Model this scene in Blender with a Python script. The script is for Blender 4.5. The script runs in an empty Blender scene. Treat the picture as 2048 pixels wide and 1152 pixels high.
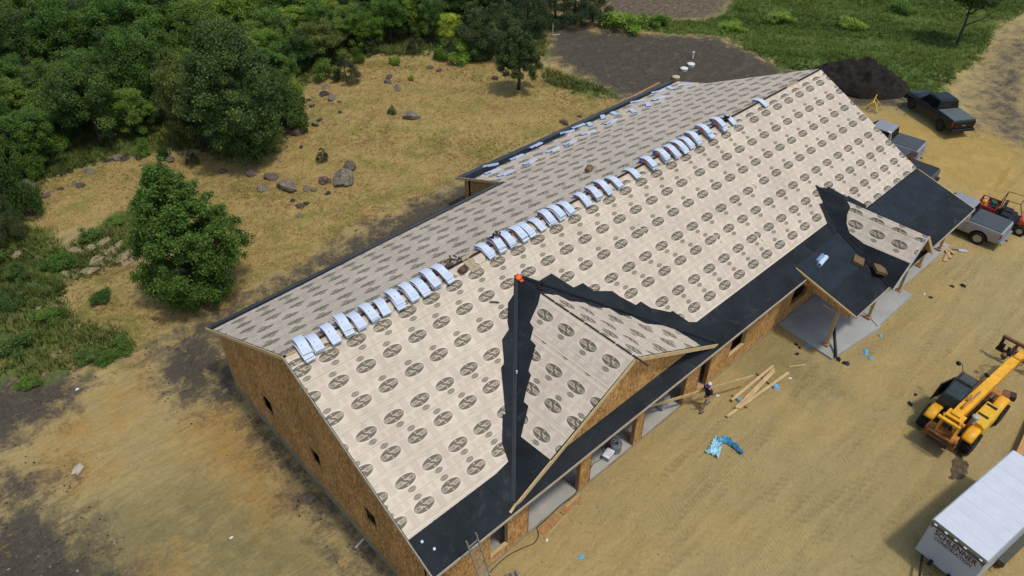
import bpy, bmesh, math, random
import numpy as np
from mathutils import Vector, Matrix, noise
from mathutils.geometry import tessellate_polygon
random.seed(7); RS = np.random.RandomState(11)
C = bpy.context.scene.collection
PI = math.pi
R = math.radians

# ------------------------------------------------------------------ camera, sky, sun, exposure
cd = bpy.data.cameras.new('camera'); cam = bpy.data.objects.new('camera', cd); C.objects.link(cam)
bpy.context.scene.camera = cam
cd.sensor_width = 36.0; cd.lens = 1491.83 / 2048 * 36.0; cd.clip_end = 2000; cd.clip_start = .1
yaw, pitch, roll = 0.825537, 0.694010, -0.002375
f = Vector((math.cos(yaw)*math.cos(pitch), math.sin(yaw)*math.cos(pitch), -math.sin(pitch)))
r = Vector((math.sin(yaw), -math.cos(yaw), 0)); d = f.cross(r)
r2 = r*math.cos(roll)+d*math.sin(roll); d2 = -r*math.sin(roll)+d*math.cos(roll)
M = Matrix((r2, -d2, -f)).transposed().to_4x4(); M.translation = Vector((-6.7008, -19.1218, 26.6518))
cam.matrix_world = M
w = bpy.data.worlds.new('World'); bpy.context.scene.world = w; w.use_nodes = True
SUN = Vector((0.06, -0.40, 1.0)).normalized()
elev = math.asin(SUN.z); azim = math.atan2(SUN.x, SUN.y)
nt = w.node_tree; bg = nt.nodes['Background']; sky = nt.nodes.new('ShaderNodeTexSky')
sky.sky_type = 'NISHITA'; sky.sun_disc = False; sky.sun_elevation = elev; sky.sun_rotation = azim
sky.air_density = 1.2; sky.dust_density = 2.0
nt.links.new(sky.outputs[0], bg.inputs[0]); bg.inputs[1].default_value = 0.15
sd = bpy.data.lights.new('sun', 'SUN'); sd.energy = 2.1; sd.angle = R(5.0); sd.color = (1.0, .94, .83)
so = bpy.data.objects.new('sun', sd); C.objects.link(so); so.rotation_euler = (-SUN).to_track_quat('-Z', 'Y').to_euler()
vs = bpy.context.scene.view_settings
vs.view_transform = 'Standard'; vs.look = 'None'; vs.exposure = 0.0; vs.gamma = 1; vs.use_curve_mapping = False

# ------------------------------------------------------------------ materials
MATS = {}
def mat(name, col, rough=.8, var=.15, scale=4., bump=0., bscale=30., metal=0., spec=.3, col2=None, stretch=None, detail=4, dust=None):
    if name in MATS: return MATS[name]
    m = bpy.data.materials.new(name); m.use_nodes = True; n = m.node_tree.nodes; l = m.node_tree.links
    b = n['Principled BSDF']; b.inputs['Roughness'].default_value = rough; b.inputs['Metallic'].default_value = metal
    b.inputs['Specular IOR Level'].default_value = spec
    tc = n.new('ShaderNodeTexCoord'); mp = n.new('ShaderNodeMapping'); l.new(tc.outputs['Object'], mp.inputs[0])
    if stretch: mp.inputs['Scale'].default_value = stretch
    nz = n.new('ShaderNodeTexNoise'); nz.inputs['Scale'].default_value = scale; nz.inputs['Detail'].default_value = detail
    nz.inputs['Roughness'].default_value = .65
    l.new(mp.outputs[0], nz.inputs[0])
    rp = n.new('ShaderNodeValToRGB'); l.new(nz.outputs[0], rp.inputs[0])
    c2 = col2 or tuple(min(1, c*(1+var*1.6)) for c in col); c1 = tuple(c*(1-var) for c in col)
    rp.color_ramp.elements[0].position = .3; rp.color_ramp.elements[0].color = (*c1, 1)
    rp.color_ramp.elements[1].position = .72; rp.color_ramp.elements[1].color = (*c2, 1)
    l.new(rp.outputs[0], b.inputs['Base Color'])
    if dust:     # scuffs and dried dust with shapes of their own
        d1 = n.new('ShaderNodeTexNoise'); d1.inputs['Scale'].default_value = dust[3]; d1.inputs['Detail'].default_value = 8; d1.inputs['Roughness'].default_value = .75; d1.inputs['Distortion'].default_value = 1.2; l.new(mp.outputs[0], d1.inputs[0])
        dm = n.new('ShaderNodeMapRange'); l.new(d1.outputs[0], dm.inputs[0]); dm.inputs[1].default_value = dust[4]; dm.inputs[2].default_value = dust[4]+.14; dm.inputs[4].default_value = .75
        dx = n.new('ShaderNodeMix'); dx.data_type = 'RGBA'; l.new(dm.outputs[0], dx.inputs[0]); l.new(rp.outputs[0], dx.inputs[6]); dx.inputs[7].default_value = (*dust[:3], 1); l.new(dx.outputs[2], b.inputs['Base Color'])
    if bump:
        n2 = n.new('ShaderNodeTexNoise'); n2.inputs['Scale'].default_value = bscale; n2.inputs['Detail'].default_value = 5
        l.new(mp.outputs[0], n2.inputs[0]); bp = n.new('ShaderNodeBump'); bp.inputs['Strength'].default_value = bump
        bp.inputs['Distance'].default_value = .05; l.new(n2.outputs[0], bp.inputs['Height']); l.new(bp.outputs[0], b.inputs['Normal'])
    MATS[name] = m; return m

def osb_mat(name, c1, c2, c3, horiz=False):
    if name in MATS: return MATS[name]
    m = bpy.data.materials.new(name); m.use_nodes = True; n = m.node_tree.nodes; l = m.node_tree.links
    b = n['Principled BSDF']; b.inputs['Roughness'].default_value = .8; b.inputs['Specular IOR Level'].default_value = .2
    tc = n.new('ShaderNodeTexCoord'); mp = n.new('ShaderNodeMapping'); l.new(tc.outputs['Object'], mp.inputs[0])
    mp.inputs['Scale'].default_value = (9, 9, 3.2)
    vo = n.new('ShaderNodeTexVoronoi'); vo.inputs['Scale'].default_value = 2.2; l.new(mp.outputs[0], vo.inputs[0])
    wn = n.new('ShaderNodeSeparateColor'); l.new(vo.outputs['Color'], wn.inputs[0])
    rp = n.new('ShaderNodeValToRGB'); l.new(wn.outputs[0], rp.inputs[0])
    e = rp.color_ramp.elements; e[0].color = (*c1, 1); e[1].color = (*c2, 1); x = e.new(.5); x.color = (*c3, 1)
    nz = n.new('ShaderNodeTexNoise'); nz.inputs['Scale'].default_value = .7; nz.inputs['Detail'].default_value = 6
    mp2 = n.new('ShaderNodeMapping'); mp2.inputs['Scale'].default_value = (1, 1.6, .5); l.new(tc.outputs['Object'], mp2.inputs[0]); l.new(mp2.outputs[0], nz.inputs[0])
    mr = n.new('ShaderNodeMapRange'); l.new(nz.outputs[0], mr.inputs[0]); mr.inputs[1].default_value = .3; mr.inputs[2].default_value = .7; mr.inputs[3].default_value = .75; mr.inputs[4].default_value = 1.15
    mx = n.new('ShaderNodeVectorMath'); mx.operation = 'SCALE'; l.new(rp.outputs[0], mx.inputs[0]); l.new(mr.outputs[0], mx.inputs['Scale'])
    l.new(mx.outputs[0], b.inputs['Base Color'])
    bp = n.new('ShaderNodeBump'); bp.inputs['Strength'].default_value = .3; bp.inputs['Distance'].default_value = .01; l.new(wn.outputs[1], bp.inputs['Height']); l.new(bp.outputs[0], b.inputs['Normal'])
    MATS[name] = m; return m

def leaf_mat(name, c1, c2, c3):
    if name in MATS: return MATS[name]
    m = bpy.data.materials.new(name); m.use_nodes = True; n = m.node_tree.nodes; l = m.node_tree.links
    b = n['Principled BSDF']; b.inputs['Roughness'].default_value = .6; b.inputs['Specular IOR Level'].default_value = .25
    at = n.new('ShaderNodeAttribute'); at.attribute_name = 'tint'
    rp = n.new('ShaderNodeValToRGB'); l.new(at.outputs['Fac'], rp.inputs[0]); e = rp.color_ramp.elements
    e[0].color = (*c1, 1); e[1].color = (*c3, 1); x = e.new(.5); x.color = (*c2, 1)
    oi = n.new('ShaderNodeObjectInfo'); hs = n.new('ShaderNodeHueSaturation'); l.new(rp.outputs[0], hs.inputs['Color'])
    mr = n.new('ShaderNodeMapRange'); l.new(oi.outputs['Random'], mr.inputs[0]); mr.inputs[3].default_value = .474; mr.inputs[4].default_value = .506
    l.new(mr.outputs[0], hs.inputs['Hue'])
    mr2 = n.new('ShaderNodeMapRange'); l.new(oi.outputs['Random'], mr2.inputs[0]); mr2.inputs[3].default_value = 1.5; mr2.inputs[4].default_value = .9
    l.new(mr2.outputs[0], hs.inputs['Value']); hs.inputs['Saturation'].default_value = 1.0
    l.new(hs.outputs[0], b.inputs['Base Color'])
    tr = n.new('ShaderNodeBsdfTranslucent'); l.new(hs.outputs[0], tr.inputs[0]); ms = n.new('ShaderNodeMixShader'); ms.inputs[0].default_value = .24
    out = n['Material Output']; l.new(b.outputs[0], ms.inputs[1]); l.new(tr.outputs[0], ms.inputs[2]); l.new(ms.outputs[0], out.inputs[0])
    MATS[name] = m; return m

wood = lambda: mat('lumber', (.44, .30, .15), .75, .2, 3, .2, 60, stretch=(1, 8, 8))
wood2 = lambda: mat('brown_lumber', (.27, .15, .075), .8, .25, 3, .2, 60, stretch=(1, 8, 8))
OSB = osb_mat('osb', (.28, .135, .04), (.62, .37, .145), (.46, .25, .085))
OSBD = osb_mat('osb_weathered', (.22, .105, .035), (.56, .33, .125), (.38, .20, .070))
BLACKM = mat('black_membrane', (.0075, .0105, .0135), .78, .3, .7, .25, 8, spec=.22, col2=(.017, .023, .029), dust=(.045, .050, .052, .8, .56))
CONC = mat('concrete', (.36, .35, .31), .85, .14, .6, .15, 20)
DARK = mat('dark_interior', (.03, .025, .02), .9)

# ------------------------------------------------------------------ mesh helpers
class MB:
    def __init__(s): s.v = []; s.f = []; s.m = []; s.mats = []; s.uv = None
    def mi(s, m):
        if m not in s.mats: s.mats.append(m)
        return s.mats.index(m)
    def add(s, vs, fs, m):
        o = len(s.v); k = s.mi(m); s.v += [tuple(v) for v in vs]; s.f += [tuple(i+o for i in q) for q in fs]; s.m += [k]*len(fs); return s
    def box(s, c, size, m, rot=None, taper=1.):
        x, y, z = [q/2 for q in size]; P = []
        for sz in (-1, 1):
            t = taper if sz > 0 else 1.
            for sx, sy in ((-1, -1), (1, -1), (1, 1), (-1, 1)): P.append(Vector((sx*x*t, sy*y*t, sz*z)))
        if rot is not None:
            if not isinstance(rot, Matrix): rot = Matrix.Rotation(rot, 3, 'Z')
            P = [rot @ p for p in P]
        P = [p+Vector(c) for p in P]
        return s.add(P, [(3, 2, 1, 0), (4, 5, 6, 7), (0, 1, 5, 4), (1, 2, 6, 5), (2, 3, 7, 6), (3, 0, 4, 7)], m)
    def bar(s, a, b, wd, ht, m, up=(0, 0, 1)):
        a = Vector(a); b = Vector(b); d = (b-a).normalized(); u = Vector(up); sd_ = d.cross(u)
        if sd_.length < 1e-4: sd_ = d.cross(Vector((0, 1, 0)))
        sd_.normalize(); u = sd_.cross(d).normalized(); P = []
        for q in (a, b):
            for i, j in ((-1, -1), (1, -1), (1, 1), (-1, 1)): P.append(q+sd_*i*wd/2+u*j*ht/2)
        return s.add(P, [(3, 2, 1, 0), (4, 5, 6, 7), (0, 1, 5, 4), (1, 2, 6, 5), (2, 3, 7, 6), (3, 0, 4, 7)], m)
    def tube(s, pts, rad, m, n=8, close=False):
        pts = [Vector(p) for p in pts]; rr = rad if isinstance(rad, (list, tuple)) else [rad]*len(pts); P = []; F = []
        prev = None
        for i, p in enumerate(pts):
            d = (pts[min(i+1, len(pts)-1)]-pts[max(i-1, 0)]).normalized()
            if prev is None: a = d.orthogonal().normalized()
            else:
                a = prev-d*prev.dot(d); a = a.normalized() if a.length > 1e-5 else d.orthogonal().normalized()
            prev = a; b = d.cross(a)
            for k in range(n): P.append(p+(a*math.cos(2*PI*k/n)+b*math.sin(2*PI*k/n))*rr[i])
        for i in range(len(pts)-1):
            for k in range(n): F.append((i*n+k, i*n+(k+1) % n, (i+1)*n+(k+1) % n, (i+1)*n+k))
        F.append(tuple(range(n-1, -1, -1))); F.append(tuple(range((len(pts)-1)*n, len(pts)*n)))
        return s.add(P, F, m)
    def lathe(s, c, prof, m, axis='Z', n=20):
        P = []; F = []
        for rr, z in prof:
            for k in range(n):
                a = 2*PI*k/n; x, y = rr*math.cos(a), rr*math.sin(a)
                P.append(Vector((x, y, z) if axis == 'Z' else (x, z, y) if axis == 'Y' else (z, x, y))+Vector(c))
        for i in range(len(prof)-1):
            for k in range(n): F.append((i*n+k, i*n+(k+1) % n, (i+1)*n+(k+1) % n, (i+1)*n+k))
        if prof[0][0] > 0: F.append(tuple(range(n-1, -1, -1)))
        if prof[-1][0] > 0: F.append(tuple(range((len(prof)-1)*n, len(prof)*n)))
        return s.add(P, F, m)
    def poly(s, pts, m):
        """triangulated flat polygon"""
        tri = tessellate_polygon([[Vector((p[0], p[1], 0)) for p in pts]])
        o = []
        for t in tri:
            a, b, c = [Vector(pts[i]) for i in t]
            if (b-a).cross(c-a).length < 1e-8: continue
            o.append(t if (b-a).cross(c-a).z > 0 else (t[0], t[2], t[1]))
        return s.add(pts, o, m)
    def slab(s, pts, th, m, mside=None):
        """polygon (x,y,z pts) extruded down by th"""
        n = len(pts); lo = [(p[0], p[1], p[2]-th) for p in pts]
        s.poly(pts, m)
        ar = sum(pts[i][0]*pts[(i+1) % n][1]-pts[(i+1) % n][0]*pts[i][1] for i in range(n))
        tri = tessellate_polygon([[Vector((p[0], p[1], 0)) for p in lo]])
        s.add(lo, [tuple(t) for t in tri], mside or m)
        F = [((i+1) % n, i, n+i, n+(i+1) % n) if ar > 0 else (i, (i+1) % n, n+(i+1) % n, n+i) for i in range(n)]
        return s.add(list(pts)+lo, F, mside or m)
    def loft(s, rings, m, caps=True):
        n = len(rings[0]); P = [p for q in rings for p in q]; F = []
        for i in range(len(rings)-1):
            for k in range(n): F.append((i*n+k, i*n+(k+1) % n, (i+1)*n+(k+1) % n, (i+1)*n+k))
        if caps: F.append(tuple(range(n-1, -1, -1))); F.append(tuple(range((len(rings)-1)*n, len(rings)*n)))
        return s.add(P, F, m)
    def build(s, name, parent=None, bevel=0., smooth=False, kind=None, label=None, fix=False):
        me = bpy.data.meshes.new(name); me.from_pydata(s.v, [], s.f)
        for m in s.mats: me.materials.append(m)
        me.polygons.foreach_set('material_index', s.m)
        if smooth: me.polygons.foreach_set('use_smooth', [True]*len(s.f))
        if fix:
            b = bmesh.new(); b.from_mesh(me); bmesh.ops.remove_doubles(b, verts=b.verts, dist=.0005); bmesh.ops.recalc_face_normals(b, faces=b.faces); b.to_mesh(me); b.free()
        me.update(); o = bpy.data.objects.new(name, me); C.objects.link(o)
        if parent is not None: o.parent = parent
        if bevel:
            bv = o.modifiers.new('bevel', 'BEVEL'); bv.width = bevel; bv.segments = 2; bv.limit_method = 'ANGLE'; bv.angle_limit = R(40)
        if kind: o['kind'] = kind
        if label: o['label'] = label
        return o

def thing(name, label, cat, loc=(0, 0, 0), rz=0., group=None):
    o = bpy.data.objects.new(name, None); C.objects.link(o); o.location = loc; o.rotation_euler = (0, 0, rz)
    o.empty_display_size = .3; o['label'] = label; o['category'] = cat
    if group: o['group'] = group
    return o
def tag(o, label, cat, group=None):
    o['label'] = label; o['category'] = cat
    if group: o['group'] = group
    return o
def copy_tree(o, parent=None):
    c = o.copy(); C.objects.link(c); c.parent = parent
    for ch in list(o.children): copy_tree(ch, c)
    return c
def text_mesh(txt, size=1., bold=.0, extrude=0.):
    cu = bpy.data.curves.new('t', 'FONT'); cu.body = txt; cu.size = size; cu.offset = bold; cu.resolution_u = 3; cu.extrude = extrude
    cu.align_x = 'CENTER'; cu.align_y = 'CENTER'
    o = bpy.data.objects.new('t', cu); C.objects.link(o)
    dg = bpy.context.evaluated_depsgraph_get(); me = bpy.data.meshes.new_from_object(o.evaluated_get(dg))
    bpy.data.objects.remove(o); bpy.data.curves.remove(cu); return me

ORD = ['first', 'second', 'third', 'fourth', 'fifth', 'sixth', 'seventh', 'eighth', 'ninth', 'tenth', 'eleventh', 'twelfth', 'thirteenth', 'fourteenth',
       'fifteenth', 'sixteenth', 'seventeenth', 'eighteenth', 'nineteenth', 'twentieth', 'twenty-first', 'twenty-second', 'twenty-third', 'twenty-fourth',
       'twenty-fifth', 'twenty-sixth', 'twenty-seventh', 'twenty-eighth', 'twenty-ninth', 'thirtieth', 'thirty-first', 'thirty-second', 'thirty-third', 'thirty-fourth', 'thirty-fifth', 'thirty-sixth', 'thirty-seventh', 'thirty-eighth', 'thirty-ninth', 'fortieth']

# ------------------------------------------------------------------ world layout data (metres)
REG={'grass': [[(3.2, 87.3), (50.2, 44.6), (46.9, 34.9), (39.3, 26.4), (34.4, 29.6), (34.2, 33.3), (30.7, 34.2), (26.9, 37.4), (23.0, 37.6), (18.6, 34.3), (13.2, 27.1), (9.6, 28.9), (9.3, 31.6), (7.2, 32.6), (4.0, 33.7), (2.1, 34.0), (-0.6, 34.0), (-2.7, 29.7), (-8.1, 31.7)], [(-4.3, 30.4), (-2.5, 27.4), (-2.2, 24.9), (0.4, 25.7), (2.3, 26.3), (1.8, 23.4), (0.7, 21.7), (-2.9, 21.8), (-4.1, 20.6), (-4.0, 17.7), (-4.7, 15.8), (-6.8, 15.8), (-9.1, 17.1), (-6.1, 32.0)], [(-5.1, 16.7), (-3.6, 17.4), (-2.6, 15.9), (-2.5, 14.2), (-3.4, 13.7), (-4.8, 14.5), (-6.9, 15.4), (-6.3, 17.3)], [(50.1, 30.0), (50.2, 27.1), (50.9, 23.9), (52.7, 20.6), (54.1, 17.6), (52.9, 11.0), (53.9, 8.7), (56.1, 5.3), (55.2, 0.9), (56.1, -0.6), (60.8, -0.3), (68.1, 0.1), (75.2, 1.8), (83.2, 1.8), (97.7, -0.9), (70.7, 25.9), (60.8, 22.2), (56.0, 21.9), (53.0, 25.6)], [(37.1, 23.9), (37.8, 21.3), (37.9, 18.6), (37.6, 16.4), (36.2, 17.6), (35.7, 19.9), (35.6, 22.6)]], 'straw': [[(-2.5, 28.8), (-0.6, 33.8), (3.8, 33.2), (8.8, 30.6), (13.6, 27.7), (20.0, 34.3), (26.1, 37.7), (34.8, 30.1), (34.5, 27.1), (37.7, 24.2), (37.7, 16.2), (33.3, 14.4), (27.5, 16.0), (19.3, 15.2), (15.0, 15.0), (11.4, 15.3), (7.4, 14.2), (5.0, 14.6), (3.8, 14.5), (2.8, 13.1), (-0.9, 15.4), (-1.0, 20.1), (1.3, 23.1), (0.5, 26.7), (-2.3, 27.2)], [(-3.1, 22.0), (0.9, 22.1), (-0.3, 17.0), (0.6, 14.0), (-2.6, 13.9), (-2.5, 16.3), (-4.0, 17.7)]], 'soil': [[(44.3, 30.8), (48.8, 25.8), (54.1, 17.6), (52.9, 11.0), (54.0, 7.8), (55.5, 0.6), (54.6, -1.0), (50.9, 1.7), (48.9, 6.7), (42.1, 11.6), (40.0, 13.5), (37.4, 16.5), (38.3, 22.9), (39.1, 26.6)], [(40.8, 14.1), (31.3, 13.6), (26.5, 14.9), (21.1, 15.2), (19.1, 14.9), (12.7, 14.9), (7.1, 13.8), (4.0, 13.7), (1.6, 13.1), (0.8, 10.8), (0.3, 6.7), (4.5, 7.4), (19.7, 10.7), (40.7, 10.5)], [(3.3, 13.7), (1.0, 13.7), (-1.7, 13.0), (-2.3, 10.8), (-2.2, 8.9), (-1.4, 7.4), (-0.2, 7.2), (1.6, 12.0)], [(0.3, 7.8), (0.1, 3.6), (0.2, -0.1), (0.3, -3.9), (0.8, -5.8), (-0.2, -5.3), (-1.1, -0.2), (-0.7, 2.1), (-0.6, 5.0)], [(-9.1, 17.1), (-6.8, 15.8), (-5.0, 14.8), (-4.9, 12.7), (-6.6, 11.8), (-9.3, 11.5), (-10.7, 12.1)], [(-11.0, 10.9), (-8.6, 9.4), (-7.9, 7.9), (-9.1, 7.8), (-10.1, 8.4), (-11.3, 9.5)], [(-11.6, 8.2), (-9.2, 7.5), (-8.1, 5.9), (-7.6, 3.0), (-7.1, 1.2), (-9.2, -0.5), (-13.1, 3.1)]], 'orange': [[(-7.8, 10.1), (-6.2, 8.5), (-6.8, 7.1), (-7.7, 6.5), (-8.0, 8.2), (-8.9, 8.6)], [(-1.6, 8.4), (-0.1, 7.5), (-0.1, 5.0), (-0.8, 1.9), (-0.9, 0.0), (-2.1, 0.4), (-2.4, 3.0), (-2.8, 5.5), (-2.5, 7.2)], [(-4.4, 11.8), (-3.2, 10.3), (-4.1, 9.4), (-5.3, 10.5)], [(-2.7, 13.0), (-1.9, 12.5), (-3.0, 10.5), (-3.6, 10.7)], [(-6.8, 2.0), (-5.7, 1.3), (-6.2, 0.1), (-7.3, 1.1)], [(-7.5, 11.8), (-5.6, 10.8), (-5.7, 9.3), (-7.5, 10.3)]], 'yellow': [[(52.2, 2.4), (51.5, -1.6), (53.5, -5.7), (53.0, -9.3), (44.2, -12.4), (43.6, -9.6), (44.4, -5.2), (48.2, -0.8)], [(1.0, 32.7), (2.6, 31.7), (1.8, 30.3), (0.7, 31.7)], [(51.9, 3.9), (53.2, 2.0), (49.7, 1.1)]], 'track': [[(77.9, -0.7), (73.5, -0.0), (60.8, -3.0), (54.3, -5.3), (53.8, -7.0), (53.0, -9.3)]], 'rubble': [[(55.9, 34.9), (67.1, 24.8), (60.2, 21.8), (55.6, 22.8), (53.2, 25.8), (51.1, 29.2)]], 'grey': [[(-10.1, 8.4), (-8.0, 6.2), (-5.2, 4.9), (-3.1, 4.7), (-1.8, 1.8), (-1.0, -1.6), (-1.2, -4.2), (-4.0, -5.2), (-7.9, -1.6), (-11.8, 1.9)], [(19.8, -6.1), (23.4, -7.4), (21.9, -10.5), (21.2, -12.5), (18.8, -8.6)]]}  # soil: the strip along the near gable wall is soil plus painted shade
TREES=[(4.1, 36.4, 7.1, 5.2, 'dark'), (9.2, 31.3, 7.8, 4.3, 'olive'), (11.0, 27.3, 9.7, 6.2, 'dark'), (15.1, 30.0, 4.2, 3.7, 'dark'), (10.7, 31.3, 5.0, 3.2, 'mid'), (8.2, 37.9, 7.0, 4.7, 'mid'), (11.6, 43.2, 5.8, 4.4, 'mid'), (3.1, 42.5, 5.2, 4.4, 'mid'), (0.9, 42.3, 4.4, 3.6, 'mid'), (-3.2, 33.2, 6.1, 3.1, 'dark'), (-1.5, 38.6, 7.0, 3.3, 'mid'), (3.1, 49.7, 6.5, 5.1, 'dark'), (6.5, 49.2, 7.0, 5.6, 'mid'), (3.0, 55.1, 7.5, 5.3, 'olive'), (10.2, 49.2, 6.6, 5.4, 'mid'), (14.2, 49.3, 6.9, 5.6, 'mid'), (9.1, 43.6, 5.6, 3.5, 'dark'), (15.7, 43.5, 6.4, 5.0, 'mid'), (19.7, 45.8, 6.2, 4.8, 'lime'), (21.2, 41.4, 5.0, 4.7, 'mid'), (20.9, 37.4, 3.9, 3.1, 'dark'), (23.6, 38.0, 4.1, 4.3, 'olive'), (24.1, 48.4, 6.8, 5.5, 'mid'), (26.9, 44.0, 5.9, 5.0, 'lime'), (27.0, 39.1, 4.3, 4.0, 'mid'), (28.3, 37.6, 3.5, 3.1, 'lime'), (30.3, 37.4, 4.6, 3.8, 'mid'), (33.1, 37.6, 5.2, 5.0, 'lime'), (33.9, 32.9, 3.5, 2.6, 'bright'), (33.7, 35.4, 4.3, 3.2, 'mid'), (34.2, 46.4, 6.7, 6.3, 'mid'), (40.5, 44.7, 6.3, 6.6, 'mid'), (43.0, 40.4, 6.3, 6.0, 'dark'), (47.4, 38.4, 6.8, 6.0, 'dark'), (21.6, 56.0, 8.3, 7.1, 'mid'), (17.8, 61.4, 8.4, 7.2, 'dark'), (12.6, 66.1, 8.8, 7.2, 'mid'), (7.7, 70.5, 8.8, 7.2, 'mid'), (69.2, 2.6, 6.0, 5.1, 'lone')]
CEDARS=[(34.8, 30.8, 4.4, 4.2), (36.1, 28.9, 4.9, 4.6), (41.4, 30.9, 5.1, 4.4), (45.5, 31.3, 5.0, 4.5), (46.7, 29.8, 4.6, 4.5), (48.6, 29.2, 3.9, 3.4), (23.1, 33.6, 2.2, 2.2), (31.1, 34.7, 2.1, 1.5), (27.9, 37.1, 1.4, 1.5), (32.7, 40.5, 2.8, 2.8), (14.7, 23.7, 1.0, 0.8), (7.8, 29.5, 1.1, 0.9), (22.4, 26.1, 0.7, 0.7), (9.4, 35.7, 4.4, 2.6), (-4.2, 28.1, 3.9, 2.0)]
BUSHES=[(5.8, 32.8, 1.1, 1.5, 'mid'), (10.8, 26.8, 3.0, 3.1, 'dark'), (28.2, 33.8, 0.8, 1.1, 'lime'), (27.3, 30.2, 0.5, 0.7, 'lime'), (33.1, 30.8, 1.7, 2.6, 'lime'), (34.1, 29.6, 1.3, 2.2, 'mid'), (49.3, 25.7, 1.8, 4.3, 'lime'), (52.6, 24.1, 1.1, 2.4, 'lime'), (-2.7, 29.7, 4.0, 2.1, 'dark'), (1.3, 37.9, 1.8, 2.1, 'lime'), (-1.0, 34.5, 2.3, 1.7, 'mid'), (3.2, 39.3, 1.8, 2.2, 'mid'), (-3.7, 13.9, 1.1, 1.2, 'lime'), (-5.0, 23.7, 2.1, 1.7, 'dark'), (-2.9, 23.6, 1.8, 2.0, 'mid'), (-2.2, 18.8, 1.4, 1.6, 'mid'), (1.2, 25.4, 1.1, 1.8, 'mid'), (-0.7, 25.0, 1.5, 1.8, 'mid'), (21.9, 35.1, 1.8, 2.1, 'mid'), (15.8, 28.7, 2.8, 2.2, 'dark'), (26.0, 36.3, 1.4, 1.3, 'mid'), (18.6, 34.3, 1.7, 1.6, 'lime'), (-4.8, 19.0, 1.8, 1.6, 'mid'), (-6.7, 17.6, 2.1, 2.0, 'dark'), (-2.8, 14.1, 1.6, 1.5, 'lime'), (-4.3, 14.5, 1.4, 1.5, 'lime'), (-7.1, 14.7, 1.2, 1.2, 'mid'), (-6.2, 21.3, 2.1, 1.6, 'mid'), (6.6, 31.2, 1.0, 1.0, 'dark'), (35.2, 27.9, 0.8, 1.3, 'mid'), (56.6, 18.7, 1.0, 2.9, 'lime'), (73.6, 10.2, 1.1, 3.5, 'mid'), (49.4, 27.0, 1.2, 1.4, 'lime'), (32.2, 32.5, 1.3, 1.8, 'mid'), (62.4, 17.0, 1.0, 2.9, 'lime'), (65.1, 11.0, 1.0, 2.9, 'lime')]
ROCKS=[(14.2, 20.0, 0.7), (15.6, 21.6, 0.45), (13.2, 21.0, 0.44), (10.8, 24.1, 0.41), (10.9, 22.0, 0.56), (11.8, 21.0, 0.23), (12.1, 20.6, 0.2), (10.2, 25.7, 0.38), (8.9, 27.3, 0.21), (9.7, 22.9, 0.3), (23.0, 24.6, 0.54), (10.5, 19.5, 0.26), (10.9, 19.5, 0.23), (12.6, 19.6, 0.2), (10.4, 20.4, 0.19), (9.9, 18.5, 0.19), (1.0, 31.4, 0.27), (0.8, 32.1, 0.17), (-0.1, 32.0, 0.2), (0.8, 34.2, 0.24), (2.1, 33.0, 0.27), (-1.5, 34.0, 0.4), (-2.1, 34.0, 0.3), (6.8, 30.9, 0.35), (6.4, 31.6, 0.28), (7.8, 31.5, 0.21), (25.3, 29.4, 0.37), (25.5, 31.2, 0.29), (30.2, 31.4, 0.26), (30.4, 30.4, 0.26), (32.8, 25.9, 0.34), (31.1, 15.9, 0.27), (32.8, 16.0, 0.19), (31.2, 16.3, 0.23), (26.2, 31.8, 0.25), (15.4, 28.6, 0.48), (16.1, 28.5, 0.45), (17.0, 28.5, 0.38), (17.6, 28.8, 0.3), (14.8, 28.7, 0.33), (20.1, 32.2, 0.52), (20.1, 31.1, 0.44), (18.5, 31.4, 0.31), (20.3, 33.3, 0.37), (19.4, 28.8, 0.23), (21.1, 33.5, 0.33), (18.8, 32.3, 0.24), (19.3, 32.4, 0.28), (20.3, 30.3, 0.24), (14.3, 28.4, 0.26), (14.7, 26.7, 0.25), (21.2, 34.4, 0.33), (3.5, 33.6, 0.38), (4.0, 33.3, 0.42), (4.4, 33.0, 0.39), (5.0, 32.8, 0.32), (5.2, 32.2, 0.28), (4.3, 33.6, 0.32), (3.8, 33.9, 0.28), (-1.7, 24.4, 0.44), (-1.0, 24.0, 0.33), (-0.5, 23.1, 0.35), (-0.1, 23.0, 0.36), (0.1, 22.1, 0.41), (0.7, 22.3, 0.39), (-0.2, 21.9, 0.35), (-1.1, 22.8, 0.47), (-0.1, 24.1, 0.33), (0.4, 23.2, 0.36), (-0.5, 22.4, 0.29), (-2.3, 23.2, 0.26), (-1.8, 22.0, 0.55), (-2.3, 23.9, 0.29), (-1.0, 22.2, 0.26), (-0.0, 21.3, 0.29), (0.5, 21.5, 0.29), (-2.9, 22.7, 0.23), (-5.0, 20.3, 0.24), (-4.3, 20.0, 0.24), (-4.4, 26.3, 0.35), (-5.2, 24.5, 0.26), (-4.8, 18.8, 0.19), (-2.5, 30.6, 0.32), (-1.2, 31.4, 0.29), (-2.6, 29.7, 0.22), (-7.0, 18.4, 0.2), (-0.7, 15.3, 0.13), (-0.4, -0.1, 0.21), (-0.5, -0.9, 0.08), (-0.6, -1.6, 0.08), (-0.3, 8.0, 0.14)]

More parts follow.
